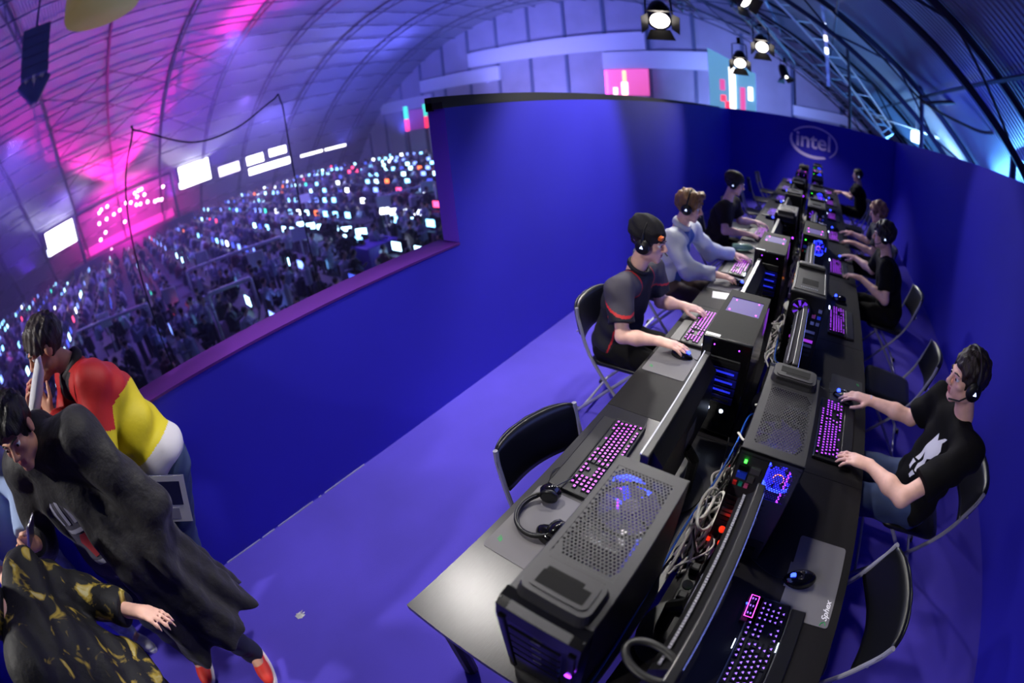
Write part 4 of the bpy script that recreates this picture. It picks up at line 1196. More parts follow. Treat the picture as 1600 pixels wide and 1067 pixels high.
# ------------------------------------------------------------------ truss and stage spotlights over the booth
def spotlight(label, loc, target, energy, spot=75, scale=1.0, col=(1, .96, .92)):
    t = thing('stage_spotlight', label, 'spotlight', loc, 0, 'stage spotlights over the booth')
    d = (Vector(target) - Vector(loc)).normalized()
    Rm = d.to_track_quat('-Z', 'Y').to_matrix().to_4x4() @ Matrix.Scale(scale, 4)
    Tl = Rm
    b = MB(); b.lathe([(.05, .30), (.09, .28), (.105, .20), (.11, .0), (.125, -.02), (.125, -.035), (.104, -.035), (.100, -.004), (0, -.004)], m_plas, 18, Tl); hs = b.build('housing', t, True)
    for k in range(4):
        b = MB(); b.tube([(.114 * math.cos(a), .114 * math.sin(a), .04 + k * .045) for a in [2 * PI * i / 18 for i in range(18)]], .006, m_plas, 5, closed=True, T=Tl); b.build('cooling_fin', hs)
    b = MB(); b.lathe([(.0, -.012), (.06, -.018), (.098, -.03)], mat('hot_lens', (255, 250, 240), .3, emit=(255, 244, 232), es=9.0), 18, Tl); b.build('lens', t)
    for k in range(4):
        a = PI / 2 * k
        T2 = Tl @ Matrix.Rotation(a, 4, 'Z') @ Matrix.Translation((0, .115, -.036)) @ Matrix.Rotation(math.radians(38), 4, 'X')
        b = MB(); wt = .15 if k % 2 == 0 else .11
        b.add([(-.10, -.001, 0), (.10, -.001, 0), (wt, -.001, -.12), (-wt, -.001, -.12), (-.10, .001, 0), (.10, .001, 0), (wt, .001, -.12), (-wt, .001, -.12)],
              [(0, 1, 2, 3), (7, 6, 5, 4), (0, 4, 5, 1), (2, 6, 7, 3), (1, 5, 6, 2), (0, 3, 7, 4)], m_plas, T2); b.build('barn_door', t)
    b = MB(); U = [Rm @ Vector(p) for p in ((-.13, 0, .1),)] + [Vector((0, 0, 0))] * 0
    p1 = Rm @ Vector((-.135, 0, .1)); p2 = Rm @ Vector((.135, 0, .1)); top = Vector((0, 0, .36 * scale))
    b.tube([p1, p1 * .9 + top * .8, top, p2 * .9 + top * .8, p2], .011 * scale, m_dsteel, 6); b.build('yoke', t)
    b = MB(); b.box((-.03, -.03, .34 * scale), (.03, .03, .46 * scale), m_dsteel); b.build('clamp', t)
    l = light('spot_beam', 'SPOT', Vector(loc) + d * .06 * scale, energy * 2.6, col, target, .07, spot, .6)
    return t
spotlight('large black spotlight with barn doors nearest the camera above the bright wall', (-1.76, 5.05, 3.08), (-.9, 2.9, .9), 120, 58, 1.15)
spotlight('upper black spotlight hanging over the logo wall', (-.86, 7.3, 3.16), (-.35, 4.4, .9), 95, 60)
spotlight('lower black spotlight hanging before the cyan banner', (-1.34, 7.9, 2.92), (-.9, 5.4, 0.8), 100, 80)
spotlight('smallest black spotlight over the logo', (-.70, 10.0, 2.98), (-.1, 9.6, 1.0), 120, 80, .9)
spotlight('added unseen spotlight of the overhead rig washing the bright wall', (-.80, 3.8, 3.45), (-2.1, 3.5, 1.4), 150, 66)  # added out of view to brighten patches of the tall wall
spotlight('black spotlight of the overhead rig washing the dark wall', (-.80, 5.4, 3.45), (1.98, 4.3, 1.3), 60, 36)
# lamps of the same rig above and behind the camera
spotlight('black spotlight of the overhead rig above the second desk', (-.80, 2.35, 3.45), (-.85, 1.1, .3), 56, 84)
spotlight('black spotlight of the overhead rig above the parapet corner', (-1.76, 1.2, 3.38), (-1.0, .7, .5), 92, 76)
spotlight('black spotlight of the overhead rig behind the standing visitors', (-1.55, -2.4, 3.3), (-.9, -.2, 0), 110, 90)
def truss(label, p, q, w=.22):
    t = thing('lighting_truss', label, 'truss', p)
    d = Vector(q) - Vector(p); L = d.length
    Rm = d.to_track_quat('X', 'Z').to_matrix().to_4x4()
    for (yy, zz) in ((-w / 2, 0), (w / 2, 0), (0, w * .85)):
        b = MB(); b.tube([(0, yy, zz), (L, yy, zz)], .02, m_alu, 8, T=Rm); b.build('chord', t)
    n = int(L / .3); b = MB()
    for i in range(n):
        x0, x1 = i * L / n, (i + 1) * L / n; xm = (x0 + x1) / 2
        for (ya, za, yb2, zb) in ((-w / 2, 0, 0, w * .85), (w / 2, 0, 0, w * .85), (-w / 2, 0, w / 2, 0)):
            b.tube([(x0, ya, za), (xm, yb2, zb)], .008, m_alu, 4, T=Rm); b.tube([(xm, yb2, zb), (x1, ya, za)], .008, m_alu, 4, T=Rm)
    b.build('lattice', t, kind='stuff')
    return t
truss('silver lighting truss carrying the spotlights over the logo wall', (-1.0, 6.2, 3.55), (-.62, 10.9, 3.42))
truss('silver lighting truss above the bright blue wall', (-1.76, 1.0, 3.60), (-1.76, 6.4, 3.50))
truss('silver lighting truss over the desk rows', (-.80, .8, 3.92), (-.80, 5.9, 3.92))
# ------------------------------------------------------------------ people: implicit bodies meshed with surface nets
def V3(*a): return np.array(a, dtype=np.float32)
def nrm(v):
    v = np.asarray(v, dtype=np.float32); return v / max(1e-9, float(np.linalg.norm(v)))

class Field:
    def __init__(s, lo, hi, h):
        s.lo = np.array(lo, np.float32); s.h = h
        s.n = np.ceil((np.array(hi) - np.array(lo)) / h).astype(int) + 1
        s.F = np.full(tuple(s.n), 1.0, np.float32)
    def sl(s, a, b):
        i0 = np.maximum(0, np.floor((a - s.lo) / s.h).astype(int)); i1 = np.minimum(s.n, np.ceil((b - s.lo) / s.h).astype(int) + 1)
        if (i1 <= i0).any(): return None, None
        ax = [s.lo[k] + s.h * np.arange(i0[k], i1[k], dtype=np.float32) for k in range(3)]
        return tuple(slice(i0[k], i1[k]) for k in range(3)), np.meshgrid(*ax, indexing='ij', sparse=True)
    def put(s, sl, d, k, op):
        f = s.F[sl]
        if op == 'add':
            g = np.maximum(k - np.abs(f - d), 0) / k if k > 0 else 0
            s.F[sl] = np.minimum(f, d) - g * g * k * .25
        else:                                   # subtract
            d = -d
            g = np.maximum(k - np.abs(f - d), 0) / k if k > 0 else 0
            s.F[sl] = np.maximum(f, d) + g * g * k * .25
    def cone(s, a, b, r1, r2, k=.02, op='add', cut=None, sq=None):
        a = np.asarray(a, np.float32); b = np.asarray(b, np.float32)
        m = max(r1, r2) + k + 4 * s.h
        sl, P = s.sl(np.minimum(a, b) - m, np.maximum(a, b) + m)
        if sl is None: return
        ba = b - a; l2 = float(ba @ ba) + 1e-9; rr = r1 - r2; a2 = max(1e-9, l2 - rr * rr); il2 = 1 / l2
        px, py, pz = P[0] - a[0], P[1] - a[1], P[2] - a[2]
        y = px * ba[0] + py * ba[1] + pz * ba[2]; z = y - l2
        x2 = (px * l2 - ba[0] * y) ** 2 + (py * l2 - ba[1] * y) ** 2 + (pz * l2 - ba[2] * y) ** 2
        y2 = y * y * l2; z2 = z * z * l2; kk = np.sign(rr) * rr * rr * x2
        d = (np.sqrt(x2 * a2 * il2) + y * rr) * il2 - r1
        c1 = np.sign(z) * a2 * z2 > kk
        d = np.where(c1, np.sqrt(x2 + z2) * il2 - r2, d)
        d = np.where(~c1 & (np.sign(y) * a2 * y2 < kk), np.sqrt(x2 + y2) * il2 - r1, d)
        if cut is not None:
            q, nn = cut
            nn = nrm(nn); d = np.maximum(d, (P[0] - q[0]) * nn[0] + (P[1] - q[1]) * nn[1] + (P[2] - q[2]) * nn[2])
        s.put(sl, d, k, op)
    def ell(s, c, ax, rad, k=.02, op='add'):
        """ax: three unit axes rows"""
        c = np.asarray(c, np.float32); rad = np.asarray(rad, np.float32); ax = np.asarray(ax, np.float32)
        m = float(max(rad)) + k + 4 * s.h
        sl, P = s.sl(c - m, c + m)
        if sl is None: return
        px, py, pz = P[0] - c[0], P[1] - c[1], P[2] - c[2]
        q = [(px * ax[i][0] + py * ax[i][1] + pz * ax[i][2]) for i in range(3)]
        k0 = np.sqrt(sum((q[i] / rad[i]) ** 2 for i in range(3))); k1 = np.sqrt(sum((q[i] / rad[i] ** 2) ** 2 for i in range(3))) + 1e-9
        s.put(sl, k0 * (k0 - 1) / k1, k, op)
    def plane(s, q, nn):
        """keep the side against nn"""
        nn = nrm(nn); ax = [s.lo[k] + s.h * np.arange(s.n[k], dtype=np.float32) for k in range(3)]
        X, Y, Z = np.meshgrid(*ax, indexing='ij', sparse=True)
        s.F = np.maximum(s.F, ((X - q[0]) * nn[0] + (Y - q[1]) * nn[1] + (Z - q[2]) * nn[2]).astype(np.float32))
    def noise(s, amp, freq, seed=0.0, stretch=(1, 1, 1)):
        ax = [s.lo[k] + s.h * np.arange(s.n[k], dtype=np.float32) for k in range(3)]
        X, Y, Z = np.meshgrid(*ax, indexing='ij', sparse=True)
        X = X * stretch[0]; Y = Y * stretch[1]; Z = Z * stretch[2]
        near = np.abs(s.F) < .05
        n = np.sin(freq * (X + .7 * Y + .3 * np.sin(4 * Z + seed)) + seed) * np.sin(freq * 1.13 * (Y - .4 * Z) + 2 * seed + 1.5 * np.sin(3 * X)) + .5 * np.sin(freq * 2.1 * (Z + .5 * X) + seed * 3 + 2 * np.sin(freq * .5 * Y))
        s.F = np.where(near, s.F + amp * n.astype(np.float32), s.F)
    def mesh(s, name, mats, pick=None):
        F = s.F; S = F < 0
        c = np.zeros(np.array(F.shape) - 1, np.int8)
        for i in (0, 1):
            for j in (0, 1):
                for k in (0, 1):
                    c += S[i:F.shape[0] - 1 + i, j:F.shape[1] - 1 + j, k:F.shape[2] - 1 + k]
        act = (c > 0) & (c < 8)
        idx = np.argwhere(act)
        vid = np.full(act.shape, -1, np.int32); vid[act] = np.arange(len(idx))
        cor = np.array([(i, j, k) for i in (0, 1) for j in (0, 1) for k in (0, 1)])
        val = np.stack([F[idx[:, 0] + a, idx[:, 1] + b2, idx[:, 2] + d] for a, b2, d in cor], 1)
        acc = np.zeros((len(idx), 3), np.float32); cnt = np.zeros(len(idx), np.float32)
        for p in range(8):
            for q in range(p + 1, 8):
                if np.abs(cor[p] - cor[q]).sum() != 1: continue
                a, b2 = val[:, p], val[:, q]; mk = (a < 0) != (b2 < 0)
                t = np.where(mk, a / np.where(mk, a - b2, 1), 0)
                acc += np.where(mk[:, None], cor[p] + t[:, None] * (cor[q] - cor[p]), 0); cnt += mk
        co = s.lo + s.h * (idx + acc / cnt[:, None])
        quads = []
        for ax in range(3):
            A = np.moveaxis(S, ax, 0); dif = A[:-1] != A[1:]
            e = np.argwhere(dif)
            sgn = A[:-1][dif]
            o = [k for k in range(3) if k != ax]
            E = np.zeros_like(e); E[:, ax] = e[:, 0]; E[:, o[0]] = e[:, 1]; E[:, o[1]] = e[:, 2]
            ok = (E[:, o[0]] > 0) & (E[:, o[1]] > 0) & (E[:, o[0]] < act.shape[o[0]]) & (E[:, o[1]] < act.shape[o[1]])
            E = E[ok]; sgn = sgn[ok]
            def g(da, db):
                q = E.copy(); q[:, o[0]] += da; q[:, o[1]] += db; return vid[q[:, 0], q[:, 1], q[:, 2]]
            Q = np.stack([g(-1, -1), g(0, -1), g(0, 0), g(-1, 0)], 1)
            fl = sgn if ax != 1 else ~sgn
            Q[~fl] = Q[~fl][:, ::-1]
            quads.append(Q)
        Q = np.concatenate(quads)
        Q = Q[(Q >= 0).all(1)]
        me = bpy.data.meshes.new(name)
        me.vertices.add(len(co)); me.vertices.foreach_set('co', co.astype(np.float32).ravel())
        me.loops.add(len(Q) * 4); me.loops.foreach_set('vertex_index', Q.astype(np.int32).ravel())
        me.polygons.add(len(Q)); me.polygons.foreach_set('loop_start', np.arange(0, len(Q) * 4, 4, dtype=np.int32))
        try: me.polygons.foreach_set('loop_total', np.full(len(Q), 4, np.int32))
        except Exception: pass
        me.polygons.foreach_set('use_smooth', np.ones(len(Q), bool))
        for m in mats: me.materials.append(m)
        if pick is not None:
            me.polygons.foreach_set('material_index', pick(co[Q].mean(1)).astype(np.int32))
        me.update(calc_edges=True)
        return me

m_skin = mat('fair_skin', (236, 186, 166), .5, var=(40, .06))
m_skin2 = mat('warm_skin', (206, 150, 124), .5, var=(40, .06))
m_lip = mat('lips', (190, 105, 100), .45)
m_eyew = mat('eye_white', (235, 235, 235), .25)
m_eyed = mat('eye_iris', (40, 28, 22), .2)
m_jean = mat('blue_denim', (46, 62, 100), .8, bump=(90, .2, .002), var=(8, .25))
m_blackcl = mat('black_cotton', (11, 10, 12), .85, bump=(60, .25, .003), spec=.2)
m_shoe_d = mat('dark_shoe', (30, 30, 34), .5)
HAIRS = {}
def hair_mat(c):
    n = 'hair_%d_%d_%d' % c
    return mat(n, c, .5, bump=(70, .8, .01), var=(30, .4), stretch=(1, 1, .25))

def curl_dir(f, n, a):
    return f * math.cos(a) - n * math.sin(a)
def add_hand(F, wr, f, n, side, curls, sc=1.0, fist=0):
    """palm down hand: f fingers, n back of hand, side +1 right / -1 left"""
    f = nrm(f); n = nrm(np.asarray(n) - f * float(np.dot(n, f))); l = np.cross(n, f) * side
    wr = np.asarray(wr, np.float32)
    offs = (.027, .009, -.009, -.026); mlen = (.088, .092, .087, .079)
    seg = ((.040, .026, .021), (.045, .029, .022), (.042, .027, .021), (.033, .021, .019))
    for i in range(4):
        K = wr + (f * mlen[i] + l * offs[i]) * sc
        F.cone(wr + l * offs[i] * .55 * sc, K, .017 * sc, .0125 * sc, .012)
        p = K; a = 0.0
        fd = nrm(f + l * offs[i] * 5.0)
        for j in range(3):
            a += curls[j]
            d = curl_dir(fd, n, a); q = p + d * seg[i][j] * sc
            F.cone(p, q, (.0096, .0088, .0080)[j] * sc, (.0088, .0080, .0070)[j] * sc, .004)
            p = q
    F.cone(wr, wr + f * .07 * sc, .022 * sc, .02 * sc, .012)
    b0 = wr + (f * .022 + l * .022 - n * .006) * sc; d1 = nrm(f * .62 + l * .62 - n * .25); b1 = b0 + d1 * .045 * sc
    d2 = nrm(f * .86 + l * .2 - n * .28); b2 = b1 + d2 * .032 * sc; b3 = b2 + nrm(f * .9 + l * .0 - n * .3) * .026 * sc
    F.cone(b0, b1, .0155 * sc, .0115 * sc, .01); F.cone(b1, b2, .0112 * sc, .0100 * sc, .004); F.cone(b2, b3, .0100 * sc, .0082 * sc, .004)

def head_frame(J):
    f = nrm(J['face']); u = np.asarray(J.get('up', (0, 0, 1)), np.float32); u = nrm(u - f * float(u @ f)); r = np.cross(f, u)
    return r, f, u
def person(label, J, skin, shirt, trousers, hair, h=.0065, shoes=None, group=None, extra=None, hs=1.0):
    root = thing('person', label, 'person', (float(J['pelvis'][0]), float(J['pelvis'][1]), 0), 0, group)
    off = Vector((-J['pelvis'][0], -J['pelvis'][1], 0))
    J = {k: (np.asarray(v, np.float32) if isinstance(v, (tuple, list)) and len(v) == 3 and not isinstance(v[0], (tuple, list)) else v) for k, v in J.items()}
    pts = np.array([J[k] for k in ('head', 'neck', 'chest', 'pelvis', 'shL', 'shR', 'elL', 'elR', 'wrL', 'wrR', 'hiL', 'hiR', 'knL', 'knR', 'anL', 'anR')])
    lo = pts.min(0) - .24; hi = pts.max(0) + .24; lo[2] = max(lo[2], -.01)
    r, f, u = head_frame(J); c = J['head']
    H = lambda x, y, z: c + (r * x + f * y + u * z) * hs
    lat = nrm(J['shR'] - J['shL']); upv = nrm(J['neck'] - J['pelvis']); fr = np.cross(upv, lat); AX = (lat, fr, upv)
    latp = nrm(J['hiR'] - J['hiL']); 
    def out(name, F, mats, pick=None, parent=root):
        me = F.mesh(name, mats, pick); o = bpy.data.objects.new(name, me); COL.objects.link(o); o.parent = parent
        if parent is root: o.location = off
        return o
    # --- body, one surface
    F = Field(lo, hi, h)
    F.ell(J['pelvis'], AX, (.165, .115, .12), .04)
    F.ell((J['pelvis'] + J['chest']) / 2, AX, (.14, .10, .16), .05)
    F.ell(J['chest'], AX, (.16, .108, .165), .05)
    F.cone(J['shL'], J['shR'], .055, .055, .05)
    F.cone(J['neck'], H(0, -.015, -.06), .056, .050, .03)
    for s in 'LR':
        F.cone(J['sh' + s], J['el' + s], .047, .038, .03); F.cone(J['el' + s], J['el' + s] * .6 + J['wr' + s] * .4, .039, .040, .02); F.cone(J['el' + s] * .6 + J['wr' + s] * .4, J['wr' + s], .040, .025, .02)
        F.cone(J['hi' + s], J['kn' + s], .083, .055, .04); F.cone(J['kn' + s], J['an' + s], .054, .036, .02)
        t = J['an' + s] + nrm(J.get('toe' + s, fr * V3(1, 1, 0))) * .14; t[2] = .035; F.cone(J['an' + s], t, .035, .03, .02)
        hd = J['hand' + s]
        add_hand(F, J['wr' + s], np.array(hd[0], np.float32), np.array(hd[1], np.float32), 1 if s == 'R' else -1, hd[2])
    # head
    hax = (r, f, u)
    F.ell(H(0, -.014, .034), hax, np.array((.074, .094, .084)) * hs, .02)
    F.ell(H(0, .022, -.042), hax, np.array((.057, .066, .072)) * hs, .02)
    F.cone(H(-.012, .066, -.098), H(.012, .066, -.098), .016, .016, .02)
    for s in (-1, 1):
        F.ell(H(.047 * s, .012, -.062), hax, (.02, .03, .026), .02)
        F.ell(H(.040 * s, .056, -.022), hax, (.022, .022, .018), .015)
        F.ell(H(.079 * s, -.004, -.006), (r * 1.0, f, u), (.010, .021, .031), .006)
        F.cone(H(.010 * s, .086, .020), H(.042 * s, .072, .020), .009, .009, .01)
        F.ell(H(.032 * s, .094, .002), hax, (.017, .013, .011), .012, 'sub')
        F.cone(H(.021 * s, .0835, .0105), H(.043 * s, .0765, .0095), .0052, .0052, .004); F.cone(H(.022 * s, .083, -.0085), H(.042 * s, .077, -.0085), .0046, .0046, .004)
        F.ell(H(.012 * s, .098, -.033), hax, (.009, .010, .007), .006)
    F.cone(H(0, .086, .010), H(0, .108, -.026), .008, .0115, .010)
    F.cone(H(-.018, .080, -.059), H(.018, .080, -.059), .0075, .0075, .006); F.cone(H(0, .086, -.057), H(0, .086, -.057) + u * 1e-4, .008, .008, .006)
    F.cone(H(-.015, .080, -.069), H(.015, .080, -.069), .008, .008, .006)
    F.ell(H(0, .093, -.064), hax, (.02, .008, .0022), .003, 'sub')
    def pick(P):
        q = P - c; x = np.abs(q @ r); y = q @ f; z = q @ u
        lip = (x < .020 - .3 * np.abs(z + .063)) & (np.abs(z + .063) < .013) & (y > .074)
        return lip.astype(int)
    body = out('body', F, [skin, m_lip], pick)
    for s in (-1, 1):
        b = MB(); b.ball((0, 0, 0), .0118, m_eyew, 12); e = b.build('eye', root, True); p = H(.032 * s, .0742, .002); e.location = Vector(p) + off
        b = MB(); dd = Vector(nrm(f - u * .15)); b.lathe([(.0066, 0), (.005, .0020), (0, .0028)], m_eyed, 10, Matrix.Translation(dd * .0102) @ dd.to_track_quat('Z', 'Y').to_matrix().to_4x4()); b.build('iris', e)
        if hair:
            b = MB(); b.tube([Vector(H(.016 * s, .094, .021)) + off, Vector(H(.032 * s, .090, .026)) + off, Vector(H(.047 * s, .076, .021)) + off], [.0028, .0036, .002], hair_mat(hair['col']), 6); b.build('eyebrow', root)
    # --- trousers
    F = Field(lo, hi, h)
    g = .014
    F.ell(J['pelvis'], AX, (.165 + g, .118 + g, .125), .04)
    for s in 'LR':
        F.cone(J['hi' + s], J['kn' + s], .083 + g, .057 + g, .04)
        F.cone(J['kn' + s], J['an' + s], .057 + g, .042 + g, .03, cut=(J['an' + s] - V3(0, 0, .012), J['an' + s] - J['kn' + s]))
    F.plane(J['pelvis'] + V3(0, 0, .115), V3(0, 0, 1))
    F.noise(.0045, 34, 1.0 + float(c[0]))
    out('trousers', F, [trousers])
    # --- top
    F = Field(lo, hi, h)
    g = shirt.get('g', .016)
    F.ell(J['pelvis'] + upv * .03, AX, (.165 + g * 1.3, .118 + g * 1.3, .13), .05)
    F.ell((J['pelvis'] + J['chest']) / 2, AX, (.15 + g, .112 + g, .17), .05)
    F.ell(J['chest'], AX, (.165 + g, .112 + g, .17), .05)
    F.cone(J['shL'], J['shR'], .058 + g, .058 + g, .05)
    for s in 'LR':
        if shirt['sleeve'] == 'short':
            e = J['sh' + s] * .28 + J['el' + s] * .72
            F.cone(J['sh' + s], e + (e - J['sh' + s]) * .3, .058 + g, .055 + g, .035, cut=(e, e - J['sh' + s]))
        else:
            e = J['wr' + s]; ff = J['el' + s]
            F.cone(J['sh' + s], ff, .055 + g, .046 + g, .03); F.cone(ff, e, .047 + g, .030 + g * .8, .02, cut=(e - nrm(e - ff) * .008, e - ff))
    F.plane(J['pelvis'] - upv * .055, -upv)
    F.cone(J['neck'] + upv * .055 + fr * .035, J['neck'] + upv * .14 + fr * .05, .064, .09, .012, 'sub')
    F.noise(shirt.get('wr', .005), shirt.get('fr', 26), 2.0 + float(c[1]))
    pk = shirt.get('pick')
    sh = out('shirt', F, shirt['mats'], (lambda P: pk(P, J, lat, fr, upv)) if pk else None)
    if shirt.get('name'): sh.name = shirt['name']
    if shirt.get('collar'):
        b = MB(); n0 = J['neck'] + upv * .035
        P = []
        for i in range(20):
            a = 2 * PI * i / 20
            P.append(Vector(n0 + lat * .066 * math.cos(a) + fr * (.062 * math.sin(a) + .012) - upv * .018 * math.sin(a)) + off)
        b.tube(P, shirt['collar'][1], shirt['collar'][0], 8, closed=True, scale=(1, 1.6)); b.build('collar', root, True)
    # --- hair
    if hair:
        F = Field(c - .19, c + .19, h * .75)
        th = hair.get('th', .014)
        F.ell(H(0, -.016, .038), hax, (.074 + th, .095 + th, .086 + th), .01)
        if hair.get('long'): F.ell(H(0, -.05, -.03), hax, (.07 + th, .06 + th, .09), .02)
        F.ell(H(0, .085, -.06), hax, (.075, .085, hair.get('line', .112)), .012, 'sub')
        F.ell(H(0, .03, -.13), hax, (.12, .12, .10), .012, 'sub')
        for s in (-1, 1): F.ell(H(.085 * s, .012, -.022), hax, (.03, .024, .036), .006, 'sub')
        if hair.get('quiff'): F.cone(H(-.04, .075, .105), H(.045, .07, .108), .028, .03, .02)
        if hair.get('bun'): F.ell(H(0, -.11, .03), hax, (.045, .045, .045), .02)
        F.noise(hair.get('amp', .005), hair.get('freq', 95), .3, (1, 1, .5))
        out('hair', F, [hair_mat(hair['col'])])
    # --- shoes
    if shoes:
        for s in 'LR':
            td = nrm(J.get('toe' + s, fr) * V3(1, 1, 0)); a = J['an' + s].copy(); sd = np.cross(V3(0, 0, 1), td)
            o0 = V3(a[0], a[1], 0)
            F = Field(o0 - V3(.24, .24, .0) - V3(0, 0, .01), o0 + V3(.24, .24, .15), .005)
            F.ell(o0 + td * .085 + V3(0, 0, .045), (sd, td, V3(0, 0, 1)), (.042, .10, .042), .02); F.ell(o0 - td * .02 + V3(0, 0, .055), (sd, td, V3(0, 0, 1)), (.036, .055, .055), .03)
            F.plane(o0 + V3(0, 0, .02), V3(0, 0, -1)); F.plane(o0 + V3(0, 0, .095) , V3(0, 0, 1))
            so = out('shoe', F, [shoes])
            b = MB(); P = []
            for i in range(24):
                an = 2 * PI * i / 24; q = o0 + td * (.045 + .145 * math.cos(an)) + sd * .045 * (1 + .12 * math.cos(an)) * math.sin(an); P.append((float(q[0]), float(q[1])))
            b.prism(P[::-1] if False else P, .0, .024, m_white); b.build('sole', so)
            b = MB()
            for i in range(4):
                q = o0 + td * (.05 + .024 * i) + V3(0, 0, .092 - .009 * i); w2 = .022
                b.tube([Vector(q - sd * w2 - V3(0, 0, .008)), Vector(q + V3(0, 0, .001)), Vector(q + sd * w2 - V3(0, 0, .008))], .0035, m_white, 5)
            b.build('laces', so)
    return root, J, H, (r, f, u), off

def headset(label, H, fr3, glow=True):
    r, f, u = fr3
    c = Vector(H(0, 0, 0)); t = thing('headset', label, 'headset', c, 0, 'gaming headsets')
    L = lambda x, y, z: Vector(H(x, y, z)) - c
    b = MB(); b.tube([L(.096 * math.cos(a), -.008, .012 + .118 * math.sin(a)) for a in [PI * i / 20 for i in range(21)]], .008, m_plas, 8, scale=(1.9, .8)); b.build('headband', t, True)
    for s in (-1, 1):
        Rm = Matrix((Vector(f), Vector(u), Vector(r) * s)).transposed().to_4x4()
        T = Matrix.Translation(L(.078 * s, -.004, -.010)) @ Rm
        b = MB(); b.lathe([(.030, 0), (.043, .004), (.044, .016), (.036, .028), (.0, .031)], m_plas, 20, T); cup = b.build('ear_cup', t, True)
        if glow:
            b = MB(); b.prism([(.011 * math.cos(a) , .011 * math.sin(a)) for a in (PI / 2, PI / 2 + 2.1, PI / 2 + 4.2)], .0, .034, mat('headset_glow', (225, 235, 255), .4, emit=(190, 205, 255), es=3.0), T); b.build('logo_lamp', cup)
    b = MB(); b.tube([L(-.09, .01, -.03), L(-.088, .06, -.06), L(-.055, .105, -.075)], .0035, m_plas, 6); b.build('microphone_arm', t)
    return t

def sleeve_print(P, J, lat, fr, upv): return np.zeros(len(P), int)
def seated(head, face, neck, pelvis, shL, shR, elL, elR, wrL, wrR, hdL, hdR, fwd, knee=.44, spread=.13):
    """fwd: unit direction the sitter faces"""
    fwd = nrm(fwd); left = np.cross(V3(0, 0, 1), fwd); p = np.asarray(pelvis, np.float32)
    J = dict(head=head, face=face, neck=neck, pelvis=pelvis, shL=shL, shR=shR, elL=elL, elR=elR, wrL=wrL, wrR=wrR, handL=hdL, handR=hdR)
    n = np.asarray(neck, np.float32); J['chest'] = tuple(n * .62 + p * .38 - fwd * .01)
    for s, sg in (('L', 1), ('R', -1)):
        hip = p + left * .09 * sg + fwd * .02; kn = p + left * spread * sg + fwd * knee; kn[2] = .50
        an = kn - fwd * .02; an = an.copy(); an[2] = .09
        J['hi' + s] = tuple(hip); J['kn' + s] = tuple(kn); J['an' + s] = tuple(an); J['toe' + s] = tuple(fwd)
    return J
UP = (0, 0, 1)
KB = (.15, .45, .35); MS = (.18, .30, .25)
XM, XP = (-1, 0, -.05), (1, 0, -.05)

# player in the printed tee (dark row, nearest)
J = seated((.885, 1.715, 1.215), (-1, -.14, -.08), (.955, 1.715, 1.045), (.915, 1.75, .53), (.985, 1.535, .985), (.885, 1.90, .985),
           (.70, 1.385, .80), (.79, 1.985, .79), (.53, 1.535, .785), (.53, 2.025, .785), ((-1, .10, -.03), (0, 0, 1), KB), ((-1, .02, .0), (0, 0, 1), MS), (-1, 0, 0))
q1 = person('young man in a black tee with a white chest print, gaming at the dark row', J, m_skin, dict(mats=[m_blackcl], sleeve='short', g=.02, wr=.006), m_jean, dict(col=(34, 24, 20), th=.013, freq=120, amp=.004), .0055, m_shoe_d)
headset('black headset with a glowing ear cup on the player in the printed tee', q1[2], q1[3])
# white running figure print on the chest, draped on the shirt front
def chest_print(q, parts, mm, name, w0, c0):
    root, J, H, fr3, off = q
    lat = nrm(J['shR'] - J['shL']); upv = nrm(J['neck'] - J['pelvis']); fr = np.cross(upv, lat)
    shirt = [o for o in root.children if o.name.startswith('shirt') or o.name.startswith('tee')][0]
    bpy.context.view_layer.update()
    from mathutils.bvhtree import BVHTree
    me = shirt.data; co = np.empty(len(me.vertices) * 3, np.float32); me.vertices.foreach_get('co', co); co = co.reshape(-1, 3)
    bv = BVHTree.FromPolygons([tuple(v) for v in co], [tuple(p.vertices) for p in me.polygons])
    b = MB()
    base = J['chest'] + upv * c0[1] + lat * c0[0]
    for poly in parts:
        # fine triangulated strip so it follows the cloth
        bm = bmesh.new(); vv = [bm.verts.new((x * w0, y * w0, 0)) for x, y in poly]; bm.faces.new(vv)
        bmesh.ops.triangulate(bm, faces=bm.faces[:]); bmesh.ops.subdivide_edges(bm, edges=bm.edges[:], cuts=3, use_grid_fill=True)
        vs = []
        for v in bm.verts:
            o = base + lat * v.co.x + upv * v.co.y + fr * .4
            hit = bv.ray_cast(Vector(o), Vector(-fr))
            p = (hit[0] if hit[0] is not None else Vector(base)) + Vector(fr) * .0022
            vs.append(p)
        bm.verts.index_update()
        b.add(vs, [[v.index for v in f.verts] for f in bm.faces], mm); bm.free()
    o = b.build(name, shirt, True, kind='stuff')
    return o
m_print = mat('white_shirt_print', (235, 235, 240), .7)
RUN = [[(-.10, .62), (.02, .50), (.12, .66), (.20, .70), (.16, .55), (.28, .42), (.30, .20), (.12, .02), (.0, -.10), (-.10, .05), (-.22, .02), (-.16, .30)],
       [(-.22, .02), (-.10, .05), (-.12, -.25), (-.26, -.30)], [(0, -.10), (.12, .02), (.05, -.28), (.16, -.42), (.02, -.46), (-.06, -.30)],
       [(-.30, -.36), (-.14, -.32), (-.18, -.60), (-.32, -.62)], [(-.04, -.50), (.10, -.50), (.0, -.72), (-.10, -.70)]]
chest_print(q1, [[(-x, y) for x, y in p] for p in RUN], m_print, 'white_print', .20, (-.035, -.03))

